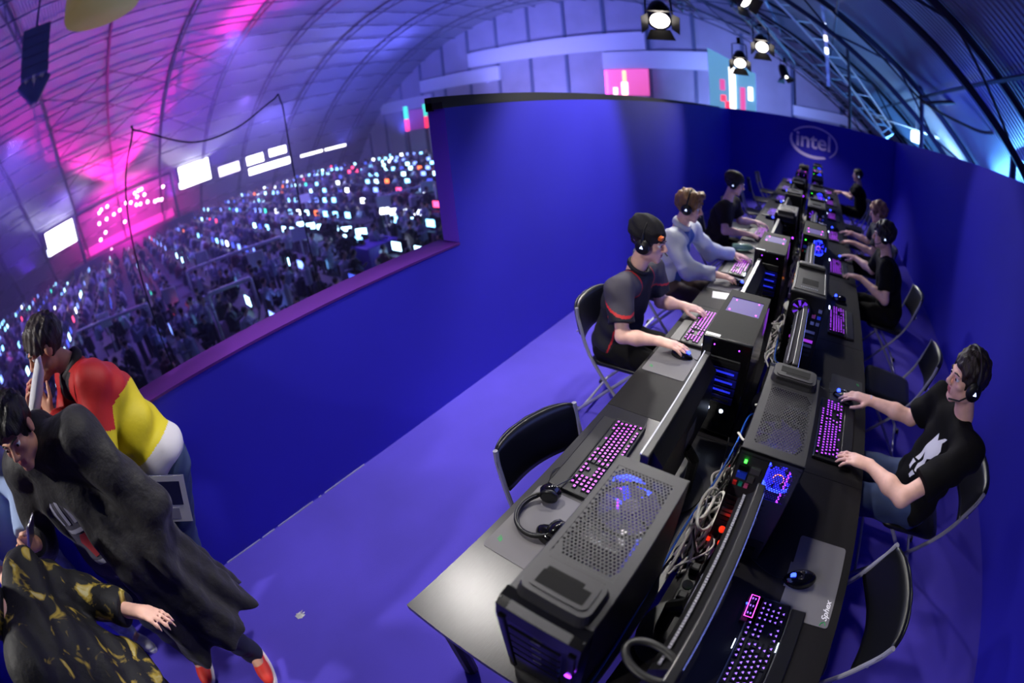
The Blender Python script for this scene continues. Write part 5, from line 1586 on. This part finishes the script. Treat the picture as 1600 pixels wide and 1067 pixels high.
# player in the beanie (bright row, nearest)
m_polo = mat('dark_polo', (20, 20, 30), .75, bump=(60, .2, .003)); m_polog = mat('polo_grey_yoke', (62, 58, 70), .75); m_redp = mat('red_piping', (190, 36, 40), .6)
def polo_pick(P, J, lat, fr, upv):
    q = P - J['neck']; z = q @ upv; x = np.abs(q @ lat)
    yoke = (z > -.085 - .10 * x) & (x > .07)
    pipe = (np.abs(z + .085 + .10 * x) < .006) & (x > .06)
    side = (np.abs(q @ fr - .045) < .005) & (x > .11) & (z < -.16) & (z > -.55)
    pipe2 = (np.abs(x - .075) < .006) & (z > -.1)
    return np.where(pipe | side | pipe2, 2, np.where(yoke, 1, 0))
J = seated((-.885, 2.27, 1.225), (1, .02, -.12), (-.955, 2.25, 1.045), (-1.08, 2.27, .53), (-.93, 2.45, .985), (-.965, 2.055, .985),
           (-.86, 2.46, .78), (-.885, 1.945, .775), (-.715, 2.475, .785), (-.685, 1.985, .785), ((1, .05, -.02), UP, KB), ((1, .02, .0), UP, MS), (1, 0, 0))
p1 = person('young man in a black beanie and dark polo with red piping at the bright row', J, m_skin, dict(mats=[m_polo, m_polog, m_redp], sleeve='short', g=.02, pick=polo_pick, collar=(m_polo, .009)), m_blackcl, dict(col=(40, 30, 24), th=.006), .006, m_shoe_d)
headset('black headset over the beanie', p1[2], p1[3])
H, (r_, f_, u_) = p1[2], p1[3]
F = Field(H(0, 0, 0) - .2, H(0, 0, 0) + .2, .006)
F.ell(H(0, -.022, .05), (r_, f_, u_), (.092, .112, .098), .01); F.ell(H(0, -.06, .09), (r_, f_, u_), (.06, .06, .06), .03); F.plane(H(0, 0, .022), -u_ - f_ * .15); F.noise(.003, 60, .5)
me = F.mesh('beanie', [mat('black_knit', (26, 24, 30), .9, bump=(120, .6, .004))]); o = place('beanie', me, p1[0]); o.location = p1[4]
b = MB(); T = Matrix.Translation(Vector(H(.055, .078, .055)) + p1[4]) @ Matrix((Vector(r_), Vector(u_), Vector(f_))).transposed().to_4x4()
b.rbox((-.02, -.011, -.006), (.02, .011, .018), mat('orange_tag', (235, 110, 40), .6), .005, 2, T); b.build('orange_badge', p1[0])

# grey hooded player (bright row, second)
m_hood = mat('light_grey_fleece', (206, 210, 216), .85, bump=(40, .3, .004)); m_bluel = mat('blue_vest', (60, 90, 160), .8)
def hood_pick(P, J, lat, fr, upv):
    q = P - J['neck']; return ((q @ fr > .06) & (np.abs(q @ lat) < .075)).astype(int)
J = seated((-.955, 3.30, 1.225), (1, .10, -.18), (-1.03, 3.30, 1.045), (-1.16, 3.34, .53), (-1.0, 3.50, .985), (-1.02, 3.11, .985),
           (-.83, 3.60, .80), (-.87, 3.06, .80), (-.64, 3.70, .785), (-.66, 3.13, .785), ((1, .02, -.02), UP, KB), ((1, .02, 0), UP, MS), (1, 0, 0))
p2 = person('young man with short blond hair in a pale grey hoodie at the bright row', J, m_skin, dict(mats=[m_hood, m_bluel], sleeve='long', g=.026, wr=.009, fr=24, pick=hood_pick, name='hoodie', collar=(m_hood, .018)), mat('brown_trousers', (70, 52, 44), .8), dict(col=(132, 96, 62), th=.016, quiff=True, amp=.007, line=.105), .007, m_shoe_d)
headset('pale banded headset on the blond hooded player', p2[2], p2[3])
# third player of the bright row
J = seated((-.86, 4.72, 1.235), (1, .05, -.2), (-.93, 4.71, 1.05), (-1.05, 4.74, .53), (-.91, 4.91, .985), (-.93, 4.52, .985),
           (-.82, 4.98, .78), (-.88, 4.42, .78), (-.66, 5.05, .785), (-.67, 4.46, .785), ((1, .02, -.02), UP, KB), ((1, .02, 0), UP, MS), (1, 0, 0))
p3 = person('player in a dark brown tee and dark cap, third in the bright row', J, m_skin, dict(mats=[mat('dark_brown_cotton', (28, 22, 26), .85, spec=.2)], sleeve='short', g=.02), m_blackcl, dict(col=(40, 32, 26), th=.012), .0085, m_shoe_d)
headset('headset on the third bright row player', p3[2], p3[3])
H, (r_, f_, u_) = p3[2], p3[3]
F = Field(H(0, 0, 0) - .22, H(0, 0, 0) + .22, .008)
F.ell(H(0, -.02, .05), (r_, f_, u_), (.094, .114, .088), .01); F.plane(H(0, 0, .035), -u_)
o = place('cap', F.mesh('cap', [mat('dark_cap', (44, 36, 34), .8)]), p3[0]); o.location = p3[4]
# dark haired player, middle of the dark row
J = seated((.715, 4.0, 1.20), (-1, .05, -.12), (.775, 4.0, 1.035), (.93, 4.03, .53), (.77, 3.81, .975), (.77, 4.19, .975),
           (.79, 3.70, .74), (.72, 4.36, .77), (.56, 3.93, .79), (.54, 4.58, .785), ((-1, .12, .02), UP, KB), ((-1, 0, 0), UP, MS), (-1, 0, 0))
q2 = person('dark haired player in a plain black tee, middle of the dark row', J, m_skin, dict(mats=[m_blackcl], sleeve='short', g=.02), m_blackcl, dict(col=(24, 18, 18), th=.02, freq=90), .0075, m_shoe_d)
headset('headset on the dark haired dark row player', q2[2], q2[3])
# brown haired player half hidden behind
J = seated((.84, 5.36, 1.175), (-1, .0, -.2), (.90, 5.36, 1.02), (1.0, 5.4, .53), (.87, 5.17, .96), (.87, 5.55, .96),
           (.80, 5.1, .76), (.80, 5.62, .76), (.58, 5.2, .785), (.58, 5.7, .785), ((-1, 0, 0), UP, KB), ((-1, 0, 0), UP, MS), (-1, 0, 0))
q3 = person('player with tousled light brown hair half hidden behind the dark haired one', J, m_skin, dict(mats=[mat('navy_cotton', (26, 26, 40), .8)], sleeve='short', g=.02), m_blackcl, dict(col=(150, 108, 82), th=.024, amp=.009, freq=70), .009, m_shoe_d)
# farthest player
J = seated((.885, 8.92, 1.235), (-1, -.1, -.1), (.94, 8.92, 1.06), (1.02, 8.98, .53), (.90, 8.73, 1.0), (.90, 9.11, 1.0),
           (.78, 8.75, .80), (.78, 9.15, .80), (.60, 8.95, .83), (.60, 9.18, .80), ((-1, .1, .1), UP, KB), ((-1, 0, 0), UP, MS), (-1, 0, 0))
q4 = person('farthest player in black, sitting by the logo wall', J, m_skin, dict(mats=[m_blackcl], sleeve='short', g=.02), m_blackcl, dict(col=(30, 22, 20), th=.012), .010, m_shoe_d)
headset('headset on the farthest player', q4[2], q4[3])

# ------------------------------------------------------------------ standing visitors on the left
def standing(head, face, neck, pelvis, fwd, shL, shR, elL, elR, wrL, wrR, hdL, hdR, fL, fR, tL, tR):
    fwd = nrm(fwd); left = np.cross(V3(0, 0, 1), fwd); p = np.asarray(pelvis, np.float32); n = np.asarray(neck, np.float32)
    J = dict(head=head, face=face, neck=neck, pelvis=pelvis, shL=shL, shR=shR, elL=elL, elR=elR, wrL=wrL, wrR=wrR, handL=hdL, handR=hdR, chest=tuple(n * .62 + p * .38 - fwd * .01))
    for s, sg, ft, tt in (('L', 1, fL, tL), ('R', -1, fR, tR)):
        hip = p + left * .09 * sg; an = np.array((ft[0], ft[1], .085), np.float32); kn = (hip + an) / 2 + fwd * .03; kn[2] = .5
        J['hi' + s] = tuple(hip); J['kn' + s] = tuple(kn); J['an' + s] = tuple(an); J['toe' + s] = tuple(tt)
    return J
# man in the long coat
J = standing((-1.525, -.665, 1.535), (.95, -.22, -.18), (-1.59, -.62, 1.40), (-1.56, -.60, .90), (.92, -.38, 0), (-1.52, -.44, 1.38), (-1.66, -.79, 1.36),
             (-1.43, -.33, 1.09), (-1.61, -.92, 1.10), (-1.33, -.42, .90), (-1.43, -.865, 1.21), ((.2, -.6, -.7), (.9, .2, .2), (.3, .4, .3)), ((.6, -.25, .55), (-.5, -.6, .4), (.5, .7, .5)),
             (-1.40, -.46), (-1.60, -.775), (.97, -.18, 0), (.93, -.30, 0))
m_tee = mat('grey_tee', (70, 68, 82), .8, bump=(60, .2, .003))
m_coat = mat('black_nylon_coat', (34, 33, 37), .62, bump=(16, .7, .014), sheen=.1, spec=.3)
m_red = mat('red_canvas_shoe', (214, 48, 36), .6)
sa = person('dark haired man in a long open black coat and red sneakers reading his phone', J, m_skin2, dict(mats=[m_tee], sleeve='short', g=.02), mat('dark_jeans', (34, 36, 60), .8), dict(col=(18, 14, 16), th=.013, freq=80), .0065, m_red)
PR = [[(-.3, .5), (-.15, .62), (.15, .62), (.3, .5), (.2, .46), (.1, .54), (-.1, .54), (-.2, .46)], [(-.32, .40), (-.22, .40), (-.22, -.1), (-.32, -.1)], [(-.12, .42), (-.04, .42), (-.04, -.1), (-.12, -.1)],
      [(.06, .42), (.14, .42), (.14, -.1), (.06, -.1)], [(.24, .40), (.32, .40), (.32, -.1), (.24, -.1)], [(-.3, -.2), (.3, -.2), (.26, -.28), (-.26, -.28)], [(-.2, -.86), (.2, -.86), (.1, -.95), (-.1, -.95)]]
chest_print(sa, PR, mat('pale_tee_print', (150, 150, 170), .7), 'pale_print', .22, (0, -.03))
chest_print(sa, [[(-.3, -.32), (.05, -.32), (.2, -.5), (.05, -.8), (-.25, -.75)]], mat('red_tee_print', (150, 40, 50), .7), 'red_print', .22, (0, -.03))
# long coat: flared shell with an open front
root, J, H, fr3, off = sa
lat = nrm(J['shR'] - J['shL']); up0 = nrm(J['neck'] - J['pelvis']); fr = np.cross(up0, lat)
F = Field((-2.15, -1.25, .18), (-.95, .12, 1.62), .008)
back = -fr
F.ell(J['chest'] + back * .02, (lat, fr, up0), (.215, .155, .21), .04)
F.cone(J['shL'] + V3(0, 0, .01), J['shR'] + V3(0, 0, .01), .102, .102, .05)
F.cone(J['neck'] + back * .02 - up0 * .02, J['neck'] + back * .03 + up0 * .05, .085, .085, .04)
F.cone(J['chest'] + back * .02, V3(-1.50, -.50, .95), .17, .20, .05); F.cone(V3(-1.50, -.50, .98), V3(-1.42, -.48, .36), .19, .255, .05)
F.cone(J['shL'], J['elL'] + V3(.02, .02, -.02), .100, .082, .04); F.cone(J['elL'] + V3(.02, .02, -.02), J['wrL'], .074, .06, .03)
F.cone(J['shR'], J['elR'], .100, .075, .04); F.cone(J['elR'], J['wrR'] * .75 + J['elR'] * .25, .066, .052, .03, cut=(J['wrR'] * .8 + J['elR'] * .2, J['wrR'] - J['elR']))
# opening in front
o0 = V3(-1.555, -.655, 0) + fr * V3(1, 1, 0) * .17
F.cone(V3(o0[0], o0[1], 1.46), V3(o0[0] + .03, o0[1] - .06, .2), .10, .17, .03, 'sub')
# hem: cut on a slant, waves of cloth
F.plane(V3(-1.42, -.48, .41), (.30, .05, -1))
ax = [F.lo[k] + F.h * np.arange(F.n[k], dtype=np.float32) for k in range(3)]
X, Y, Z = np.meshgrid(*ax, indexing='ij', sparse=True)
ang = np.arctan2(Y + .5, X + 1.5); wv = np.clip((1.25 - Z) / .8, 0, 1.2)
F.F = F.F + (.024 * wv * np.sin(8 * ang + 2.0 * np.sin(3 * Z)) + .011 * wv * np.sin(15 * ang + 5 * Z)).astype(np.float32) * (np.abs(F.F) < .08)
F.noise(.006, 24, 1.7)
co = F.mesh('coat', [m_coat]); o = place('coat', co, root); o.location = off
b = MB()
P1 = J['neck'] + fr * .10 + lat * .10; 
b.tube(spline([Vector(J['neck'] + lat * .085 + up0 * .05 + back * .02) + off, Vector(J['neck'] + lat * .02 + up0 * .05 + back * .105) + off, Vector(J['neck'] - lat * .09 + up0 * .05 + back * .03) + off, Vector(J['neck'] - lat * .10 + fr * .07 - up0 * .06) + off], 6), .022, m_coat, 8, scale=(1, 1.5)); b.build('coat_collar', root, True)
# phone in his hand
ph = thing('phone', 'dark smartphone with lit edge in the hand of the coat wearing man', 'phone', (-1.375, -.805, 1.285))
T = Matrix.Rotation(-.5, 4, 'Z') @ Matrix.Rotation(.7, 4, 'X')
b = MB(); b.rbox((-.036, -.07, -.005), (.036, .07, .005), m_alu, .005, 2, T); b.build('body', ph)
b = MB(); b.box((-.032, -.062, .005), (.032, .062, .0056), mat('phone_screen', (40, 40, 90), .15, emit=(90, 100, 200), es=.8), T); b.build('screen', ph)

# person in the red, yellow and grey jacket leaning on the parapet
m_jr = mat('red_jacket_panel', (176, 24, 26), .65, bump=(40, .3, .004)); m_jy = mat('yellow_jacket_panel', (206, 190, 20), .65, bump=(40, .3, .004)); m_jg = mat('pale_grey_jacket_panel', (200, 198, 206), .65); m_jd = mat('dark_jacket_lining', (30, 24, 34), .7)
def jk_pick(P, J, lat, fr, upv):
    q = P - J['neck']; z = q @ upv; arm = np.abs(q @ lat) > .17
    d = np.minimum(np.linalg.norm(P - J['elL'], axis=1), np.linalg.norm(P - J['elR'], axis=1))
    m = np.where(z > -.22, 0, np.where(z > -.47, 1, 2))
    m = np.where((q @ fr > .05) & (np.abs(q @ lat) < .09), 3, m)
    for s in 'LR':
        a, b2, c2 = J['sh' + s], J['el' + s], J['wr' + s]
        t1 = np.clip(((P - a) @ (b2 - a)) / float((b2 - a) @ (b2 - a)), 0, 1); d1 = np.linalg.norm(P - (a + t1[:, None] * (b2 - a)), axis=1)
        t2 = np.clip(((P - b2) @ (c2 - b2)) / float((c2 - b2) @ (c2 - b2)), 0, 1); d2 = np.linalg.norm(P - (b2 + t2[:, None] * (c2 - b2)), axis=1)
        m = np.where((d1 < .085) & (t1 > .15), np.where(t1 > .62, 1, 0), m)
        m = np.where((d2 < .075) & (t2 > .1) & (d2 < d1), np.where(t2 > .5, 0, 1), m)
    return m
J = standing((-1.985, -.515, 1.625), (.35, -.90, -.15), (-1.985, -.40, 1.47), (-1.86, -.22, .95), (.35, -.93, 0), (-1.80, -.33, 1.43), (-2.12, -.47, 1.42),
             (-1.69, -.43, 1.18), (-2.06, -.62, 1.20), (-1.87, -.60, 1.40), (-1.97, -.70, 1.42), ((-.35, -.15, .9), (.5, -.7, .3), (.5, .6, .4)), ((.25, .1, .9), (-.2, -.8, .3), (.5, .6, .4)),
             (-1.92, -.52), (-1.98, -.66), (.3, -.95, 0), (.3, -.95, 0))
sb = person('person in a red, yellow and grey jacket leaning at the parapet, hands at mouth', J, m_skin2, dict(mats=[m_jr, m_jy, m_jg, m_jd], sleeve='long', g=.03, wr=.008, fr=22, pick=jk_pick, name='jacket', collar=(m_jd, .018)), m_jean, dict(col=(60, 52, 52), th=.016), .007, m_shoe_d)
# flared pale jacket hem
root, J, H, fr3, off = sb
F = Field((-2.25, -.6, .78), (-1.5, .2, 1.2), .008); u0 = nrm(J['neck'] - J['pelvis']); l0 = nrm(J['shR'] - J['shL']); f0 = np.cross(u0, l0)
F.ell(J['pelvis'] + u0 * .04, (l0, f0, u0), (.195, .155, .12), .03); F.plane(J['pelvis'] + u0 * .10, u0); F.plane(J['pelvis'] - u0 * .04, -u0); F.noise(.010, 26, .4)
b = MB(); vs = []; fs = []
PA = [(-1.80, -.515, 1.64), (-1.78, -.55, 1.58), (-1.77, -.60, 1.52), (-1.76, -.66, 1.46), (-1.755, -.72, 1.40), (-1.75, -.79, 1.33)]
for i, p in enumerate(PA):
    w = (.010, .030, .036, .034, .028, .008)[i]
    for (dx, dy) in ((w * .5, -w * 1.1), (-w * .5, w * 1.1)):
        vs += [(p[0] + dx + .004, p[1] + dy, p[2]), (p[0] + dx - .004, p[1] + dy + .004, p[2])]
for i in range(len(PA) - 1):
    k = 4 * i
    fs += [(k, k + 2, k + 6, k + 4), (k + 1, k + 5, k + 7, k + 3), (k, k + 4, k + 5, k + 1), (k + 2, k + 3, k + 7, k + 6)]
b.add(vs, fs, mat('white_paper', (232, 232, 240), .7)); b.build('paper_strip', None, True, label='folded white paper strip held before the face of the person in the colourful jacket', cat='paper')
b = MB(); b.rbox((-.17, -.006, -.10), (.17, .006, .11), mat('magazine_cover', (50, 52, 84), .5), .002, 1); b.box((-.17, -.0075, -.1), (.17, -.006, .11), m_white); b.box((-.145, -.0085, -.02), (.145, -.0075, .085), mat('magazine_navy', (34, 36, 80), .5)); b.box((-.12, -.009, -.085), (-.03, -.0075, -.035), mat('magazine_red', (190, 40, 50), .5)); b.box((.0, -.009, -.085), (.12, -.0075, -.035), mat('magazine_grey', (150, 150, 170), .5))
o = b.build('poster_frame', label='white edged printed board held low between the coat and the jacket', cat='board'); o.location = (-1.66, -.34, .93); o.rotation_euler = (-.25, .35, 1.25)

# visitor in pale blue at the left edge, mostly cut off
J = standing((-1.93, -1.27, 1.62), (.7, .5, -.2), (-1.95, -1.27, 1.46), (-1.95, -1.27, .93), (.8, .55, 0), (-2.05, -1.12, 1.42), (-1.84, -1.43, 1.42),
             (-1.90, -1.02, 1.18), (-1.72, -1.42, 1.18), (-1.70, -1.05, 1.12), (-1.62, -1.28, 1.10), ((.8, -.2, -.2), UP, KB), ((.8, .3, -.2), UP, KB), (-2.0, -1.18), (-1.9, -1.36), (.8, .55, 0), (.8, .55, 0))
sd = person('visitor in a pale blue hoodie and washed jeans cut off by the left edge', J, m_skin, dict(mats=[mat('pale_blue_fleece', (150, 170, 210), .85)], sleeve='long', g=.026, name='hoodie'), mat('washed_jeans', (150, 165, 205), .8, var=(14, .4)), dict(col=(60, 44, 34), th=.016), .009, m_white)
# visitor in the black and yellow patterned jacket at the bottom left corner
m_camo = mat('black_yellow_pattern', (24, 22, 24), .7, bump=(30, .5, .01))
nt = m_camo.node_tree; tc = nt.nodes.new('ShaderNodeTexCoord'); nz = nt.nodes.new('ShaderNodeTexNoise'); nz.inputs['Scale'].default_value = 7.5; nz.inputs['Detail'].default_value = 3; nz.inputs['Distortion'].default_value = 1.8
rp = nt.nodes.new('ShaderNodeValToRGB'); e = rp.color_ramp.elements; e[0].position = .56; e[0].color = (.004, .004, .006, 1); e[1].position = .64; e[1].color = (.42, .30, .03, 1); e2 = rp.color_ramp.elements.new(.72); e2.color = (.55, .50, .25, 1)
nt.links.new(tc.outputs['Object'], nz.inputs['Vector']); nt.links.new(nz.outputs['Fac'], rp.inputs[0]); nt.links.new(rp.outputs[0], nt.nodes['Principled BSDF'].inputs['Base Color'])
J = standing((-1.02, -1.06, 1.46), (.0, -1, -.2), (-1.0, -.93, 1.33), (-.95, -.78, .86), (-.1, -1, 0), (-.82, -.88, 1.27), (-1.18, -.86, 1.27),
             (-.80, -.85, 1.0), (-1.24, -.76, 1.06), (-.86, -1.05, .98), (-1.12, -.585, 1.0), ((0, -.9, -.2), UP, KB), ((.5, .75, -.1), (-.3, .3, .9), (.3, .4, .3)), (-.9, -.72), (-1.05, -.85), (0, -1, 0), (0, -1, 0))
sc_ = person('visitor in a black jacket with yellow pattern bending in the bottom left corner', J, m_skin, dict(mats=[m_camo], sleeve='long', g=.035, wr=.008, name='jacket', collar=(m_camo, .02)), m_blackcl, dict(col=(120, 96, 40), th=.02, amp=.008), .009, m_shoe_d)
# ------------------------------------------------------------------ cables between the two rows
m_cw = mat('white_cable', (220, 216, 208), .5); m_ck = mat('black_cable', (14, 14, 16), .45); m_cb = mat('blue_network_cable', (30, 90, 200), .45)
cr = random.Random(5)
def cable(name, pts, r, m, label, group):
    b = MB(); b.tube(spline(pts, 6), r, m, 6); b.build(name, None, True, label=label, cat='cable', group=group)
def tangle(y0, y1, nw, nk, where, x0=-.125, x1=-.005, zt=.10):
    for k in range(nw + nk):
        white = k < nw
        n = cr.randint(4, 6); P = []
        ya = y0 + cr.random() * (y1 - y0) * .35; yb = y1 - cr.random() * (y1 - y0) * .35
        for i in range(n):
            u = i / (n - 1)
            P.append((cr.uniform(x0, x1), ya + (yb - ya) * u + cr.uniform(-.05, .05), DZ + .006 + cr.random() * zt * math.sin(PI * min(.95, max(.05, u)))))
        if not white and cr.random() < .5:
            P[-1] = (P[-1][0], P[-1][1], DZ + .18)
        cable('white_cable' if white else 'black_cable', P, cr.uniform(.0035, .0058) if white else cr.uniform(.0025, .004), m_cw if white else m_ck,
              ('white cable in the tangle ' if white else 'black cable in the tangle ') + where, ('white' if white else 'black') + ' cables ' + where)
tangle(.78, 1.40, 30, 22, 'between the nearest mesh topped towers')
tangle(2.10, 2.72, 16, 8, 'beside the purple window tower')
tangle(3.3, 4.5, 8, 8, 'at the middle of the desk rows', zt=.12)
tangle(4.6, 6.6, 8, 6, 'at the far part of the desk rows', zt=.16)
# bunched white leads that stand up
for (y0, lab, g) in ((.98, 'coiled white lead bundle between the nearest towers', 'coils near'), (2.36, 'coiled white lead bundle behind the second mesh tower', 'coils middle')):
    for k in range(5):
        c = (-.07 + cr.uniform(-.03, .03), y0 + cr.uniform(-.03, .12)); rr = cr.uniform(.035, .07)
        b = MB(); P = []
        for i in range(16):
            a = 2 * PI * i / 16
            P.append((c[0] + rr * .45 * math.cos(a), c[1] + rr * 1.7 * math.sin(a), DZ + .02 + .10 * (.5 + .5 * math.sin(a + k)) + .012 * k))
        b.tube(P, .0055, m_cw, 6, closed=True); b.build('cable_coil', None, True, label=lab, cat='cable', group=g)
cable('network_cable', [(-.02, 1.62, .80), (-.075, 1.45, .90), (-.085, 1.30, .88), (-.10, 1.12, .86), (-.13, .93, .80), (-.135, .72, .74), (-.12, .40, .74), (-.11, .2, .74)], .004, m_cb, 'long blue network cable running past the near mesh tower', 'blue network cables')
cable('network_cable', [(-.07, 1.30, .90), (-.04, 1.22, .97), (-.01, 1.10, 1.05), (-.012, .95, 1.08)], .0038, m_cb, 'short blue network cable plugged into the glowing rear panel', 'blue network cables')
cable('network_cable', [(-.09, 2.62, .82), (-.07, 2.4, .84), (-.06, 2.15, .80), (-.02, 1.9, .9)], .0038, m_cb, 'blue network cable beside the white coil of the second towers', 'blue network cables')
cable('white_cable', [(-.06, 1.36, 1.02), (-.02, 1.32, 1.06), (.0, 1.26, 1.0), (-.05, 1.24, .95), (-.09, 1.28, .94)], .0048, m_cw, 'looped white lead at the corner of the glowing rear tower', 'loose leads')
cable('grey_cable', [(-.10, 1.25, .80), (-.03, 1.10, .82), (.0, .96, .86), (.01, .90, .95)], .004, mat('grey_cable', (130, 130, 136), .5), 'grey lead arching to the black power strip', 'loose leads')
def power_strip(label, loc, rz, n, mm, lamp):
    t = thing('power_strip', label, 'power strip', loc, rz, 'power strips')
    b = MB(); b.rbox((-.025, -.16, 0), (.025, .16, .035), mm, .006); b.build('body', t)
    for k in range(n):
        b = MB(); b.lathe([(.018, 0), (.018, .004)], m_plas if mm is m_white else m_plas_g, 12, Matrix.Translation((0, -.12 + k * .055, .034))); b.build('socket', t)
    b = MB(); b.rbox((-.008, .12, .033), (.008, .145, .042), lamp, .003); b.build('switch', t)
    for k in range(0, n, 2):
        b = MB(); b.rbox((-.016, -.135 + k * .055, .036), (.016, -.105 + k * .055, .07), m_plas, .006); b.build('plug', t)
power_strip('black power strip with red lit switches below the glowing rear tower', (-.035, .80, DZ), 0.05, 4, m_plas, m_led_r)
power_strip('white power strip buried in the near cable tangle', (-.075, 1.14, DZ + .005), .1, 4, m_white, m_led_r)
power_strip('white power strip with an orange lamp at the middle of the rows', (-.06, 3.32, DZ), 0, 4, m_white, m_led_o)
for (x, y, z, m, lab) in ((-.01, .905, .86, m_led_r, 'round red indicator lamp nearest the glowing rear tower'), (.005, .86, .85, m_led_r, 'second round red indicator lamp below the glowing rear tower'), (-.05, 3.15, .92, m_led_o, 'round orange indicator lamp at the middle of the rows')):
    b = MB(); b.lathe([(.010, 0), (.011, .010), (.007, .014), (0, .015)], m, 12, Matrix.Translation((x, y, z))); b.tube([(x, y, DZ), (x, y, z)], .006, m_plas, 6)
    b.build('indicator_lamp', label=lab, cat='lamp')

# ------------------------------------------------------------------ small things
t = thing('headset', 'idle black headset lying on the grey mouse pad of the near desk', 'headset', (-.578, .752, DZ + .003), 0, 'gaming headsets')
b = MB(); P = [(.092 * math.cos(a), .092 * math.sin(a), .035 - .022 * math.sin((a - 1.9) / 4.0 * PI)) for a in [1.9 + 4.0 * i / 24 for i in range(25)]]
b.tube(P, .0075, m_plas, 8, scale=(.9, 1.7)); b.build('headband', t, True)
b = MB(); b.tube([(p[0] * .93, p[1] * .93, p[2]) for p in P[3:-3]], .006, m_dsteel, 8, scale=(.6, 1.6)); b.build('headband_pad', t, True)
for (a, nm) in ((1.9, 'near'), (5.9, 'far')):
    p = Vector((.092 * math.cos(a), .092 * math.sin(a), .036)); d = Vector((-math.sin(a) * (-1 if a < 3 else 1), math.cos(a) * (-1 if a < 3 else 1), .15))
    d = Vector((-p.x, -p.y, .0)).normalized() * -1
    T = Matrix.Translation(p) @ d.to_track_quat('Z', 'Y').to_matrix().to_4x4()
    b = MB(); b.lathe([(.0, -.022), (.030, -.020), (.036, -.006), (.040, .004), (.036, .014), (.014, .018), (0, .018)], m_plas_g, 18, T); c = b.build('ear_cup', t, True)
    b = MB(); b.lathe([(.022, -.024), (.032, -.022), (.034, -.012)], m_cushion, 16, T); b.build('cushion', c, True)
    b = MB(); b.prism([(.010 * math.cos(q), .010 * math.sin(q)) for q in (PI / 2, PI / 2 + 2.1, PI / 2 + 4.2)], .017, .0195, m_white, T); b.build('logo', c)
b = MB(); b.tube(spline([(-.03, .09, .04), (-.035, .13, .03), (-.02, .175, .025), (-.005, .20, .03)], 5), .003, m_plas, 6); b.ball((-.004, .204, .03), .006, m_plas, 8); b.build('microphone_arm', t)
b = MB(); b.tube(spline([(-.04, .11, .02), (-.085, .16, .004), (-.10, .22, .003), (-.06, .26, .003)], 5), .002, m_ck, 5); b.build('cord', t)

b = MB(); b.prism([(-.08, -.055), (.075, -.06), (.08, .05), (-.07, .06)], 0, .0015, m_white); o = b.build('note_card', label='blank white card on the desk between beanie player and hooded player', cat='paper'); o.location = (-.545, 2.90, DZ); o.rotation_euler = (0, 0, .3)
t = thing('water_bottle', 'clear greenish water bottle lying before the third bright row player', 'bottle', (-.62, 4.04, DZ + .034), .5)
T = Matrix.Rotation(PI / 2, 4, 'Y')
b = MB(); b.lathe([(.0, -.10), (.030, -.098), (.033, -.08), (.033, .05), (.028, .075), (.012, .10), (.012, .112)], mat('clear_green_plastic', (150, 190, 170), .15, trans=.6), 18, T); b.build('bottle_body', t, True)
b = MB(); b.lathe([(.014, .108), (.014, .124), (0, .125)], m_white, 12, T); b.build('cap', t)
b = MB()
for k in range(7):
    a = k * .9; b.add([(0, 0, .002), (.02 * math.cos(a), .03 * math.sin(a), .004 + .008 * (k % 3)), (.022 * math.cos(a + .8), .032 * math.sin(a + .8), .001), (.004, .004, .016)], [(0, 1, 2), (0, 1, 3), (1, 2, 3)], m_white)
o = b.build('paper_scrap', label='small crumpled white paper scrap on the violet floor', cat='paper'); o.location = (-1.47, -.11, .0)
# wristbands
b = MB(); b.tube([(.525 + .0, 2.025 + .026 * math.cos(a), .785 + .026 * math.sin(a)) for a in [2 * PI * i / 16 for i in range(16)]], .003, mat('pale_wristband', (190, 190, 230), .5), 6, closed=True); b.build('wristband', label='pale wristband on the mouse hand of the player in the printed tee', cat='wristband')
# ------------------------------------------------------------------ theatrical haze that fills the hall outside the booth
b = MB(); b.box((-60.5, -25.5, HF + .01), (-2.6, YG - .8, 12.9), m_white)
hz = b.build('hall_haze', label='thin theatrical haze filling the hall beyond the parapet', cat='haze', kind='stuff')
mh = bpy.data.materials.new('hall_haze'); mh.use_nodes = True
nt = mh.node_tree; nt.nodes.remove(nt.nodes['Principled BSDF'])
vs_ = nt.nodes.new('ShaderNodeVolumeScatter'); vs_.inputs['Color'].default_value = (.74, .70, 1, 1); vs_.inputs['Density'].default_value = .0068; vs_.inputs['Anisotropy'].default_value = .1
nt.links.new(vs_.outputs[0], nt.nodes['Material Output'].inputs['Volume'])
hz.data.materials.clear(); hz.data.materials.append(mh)
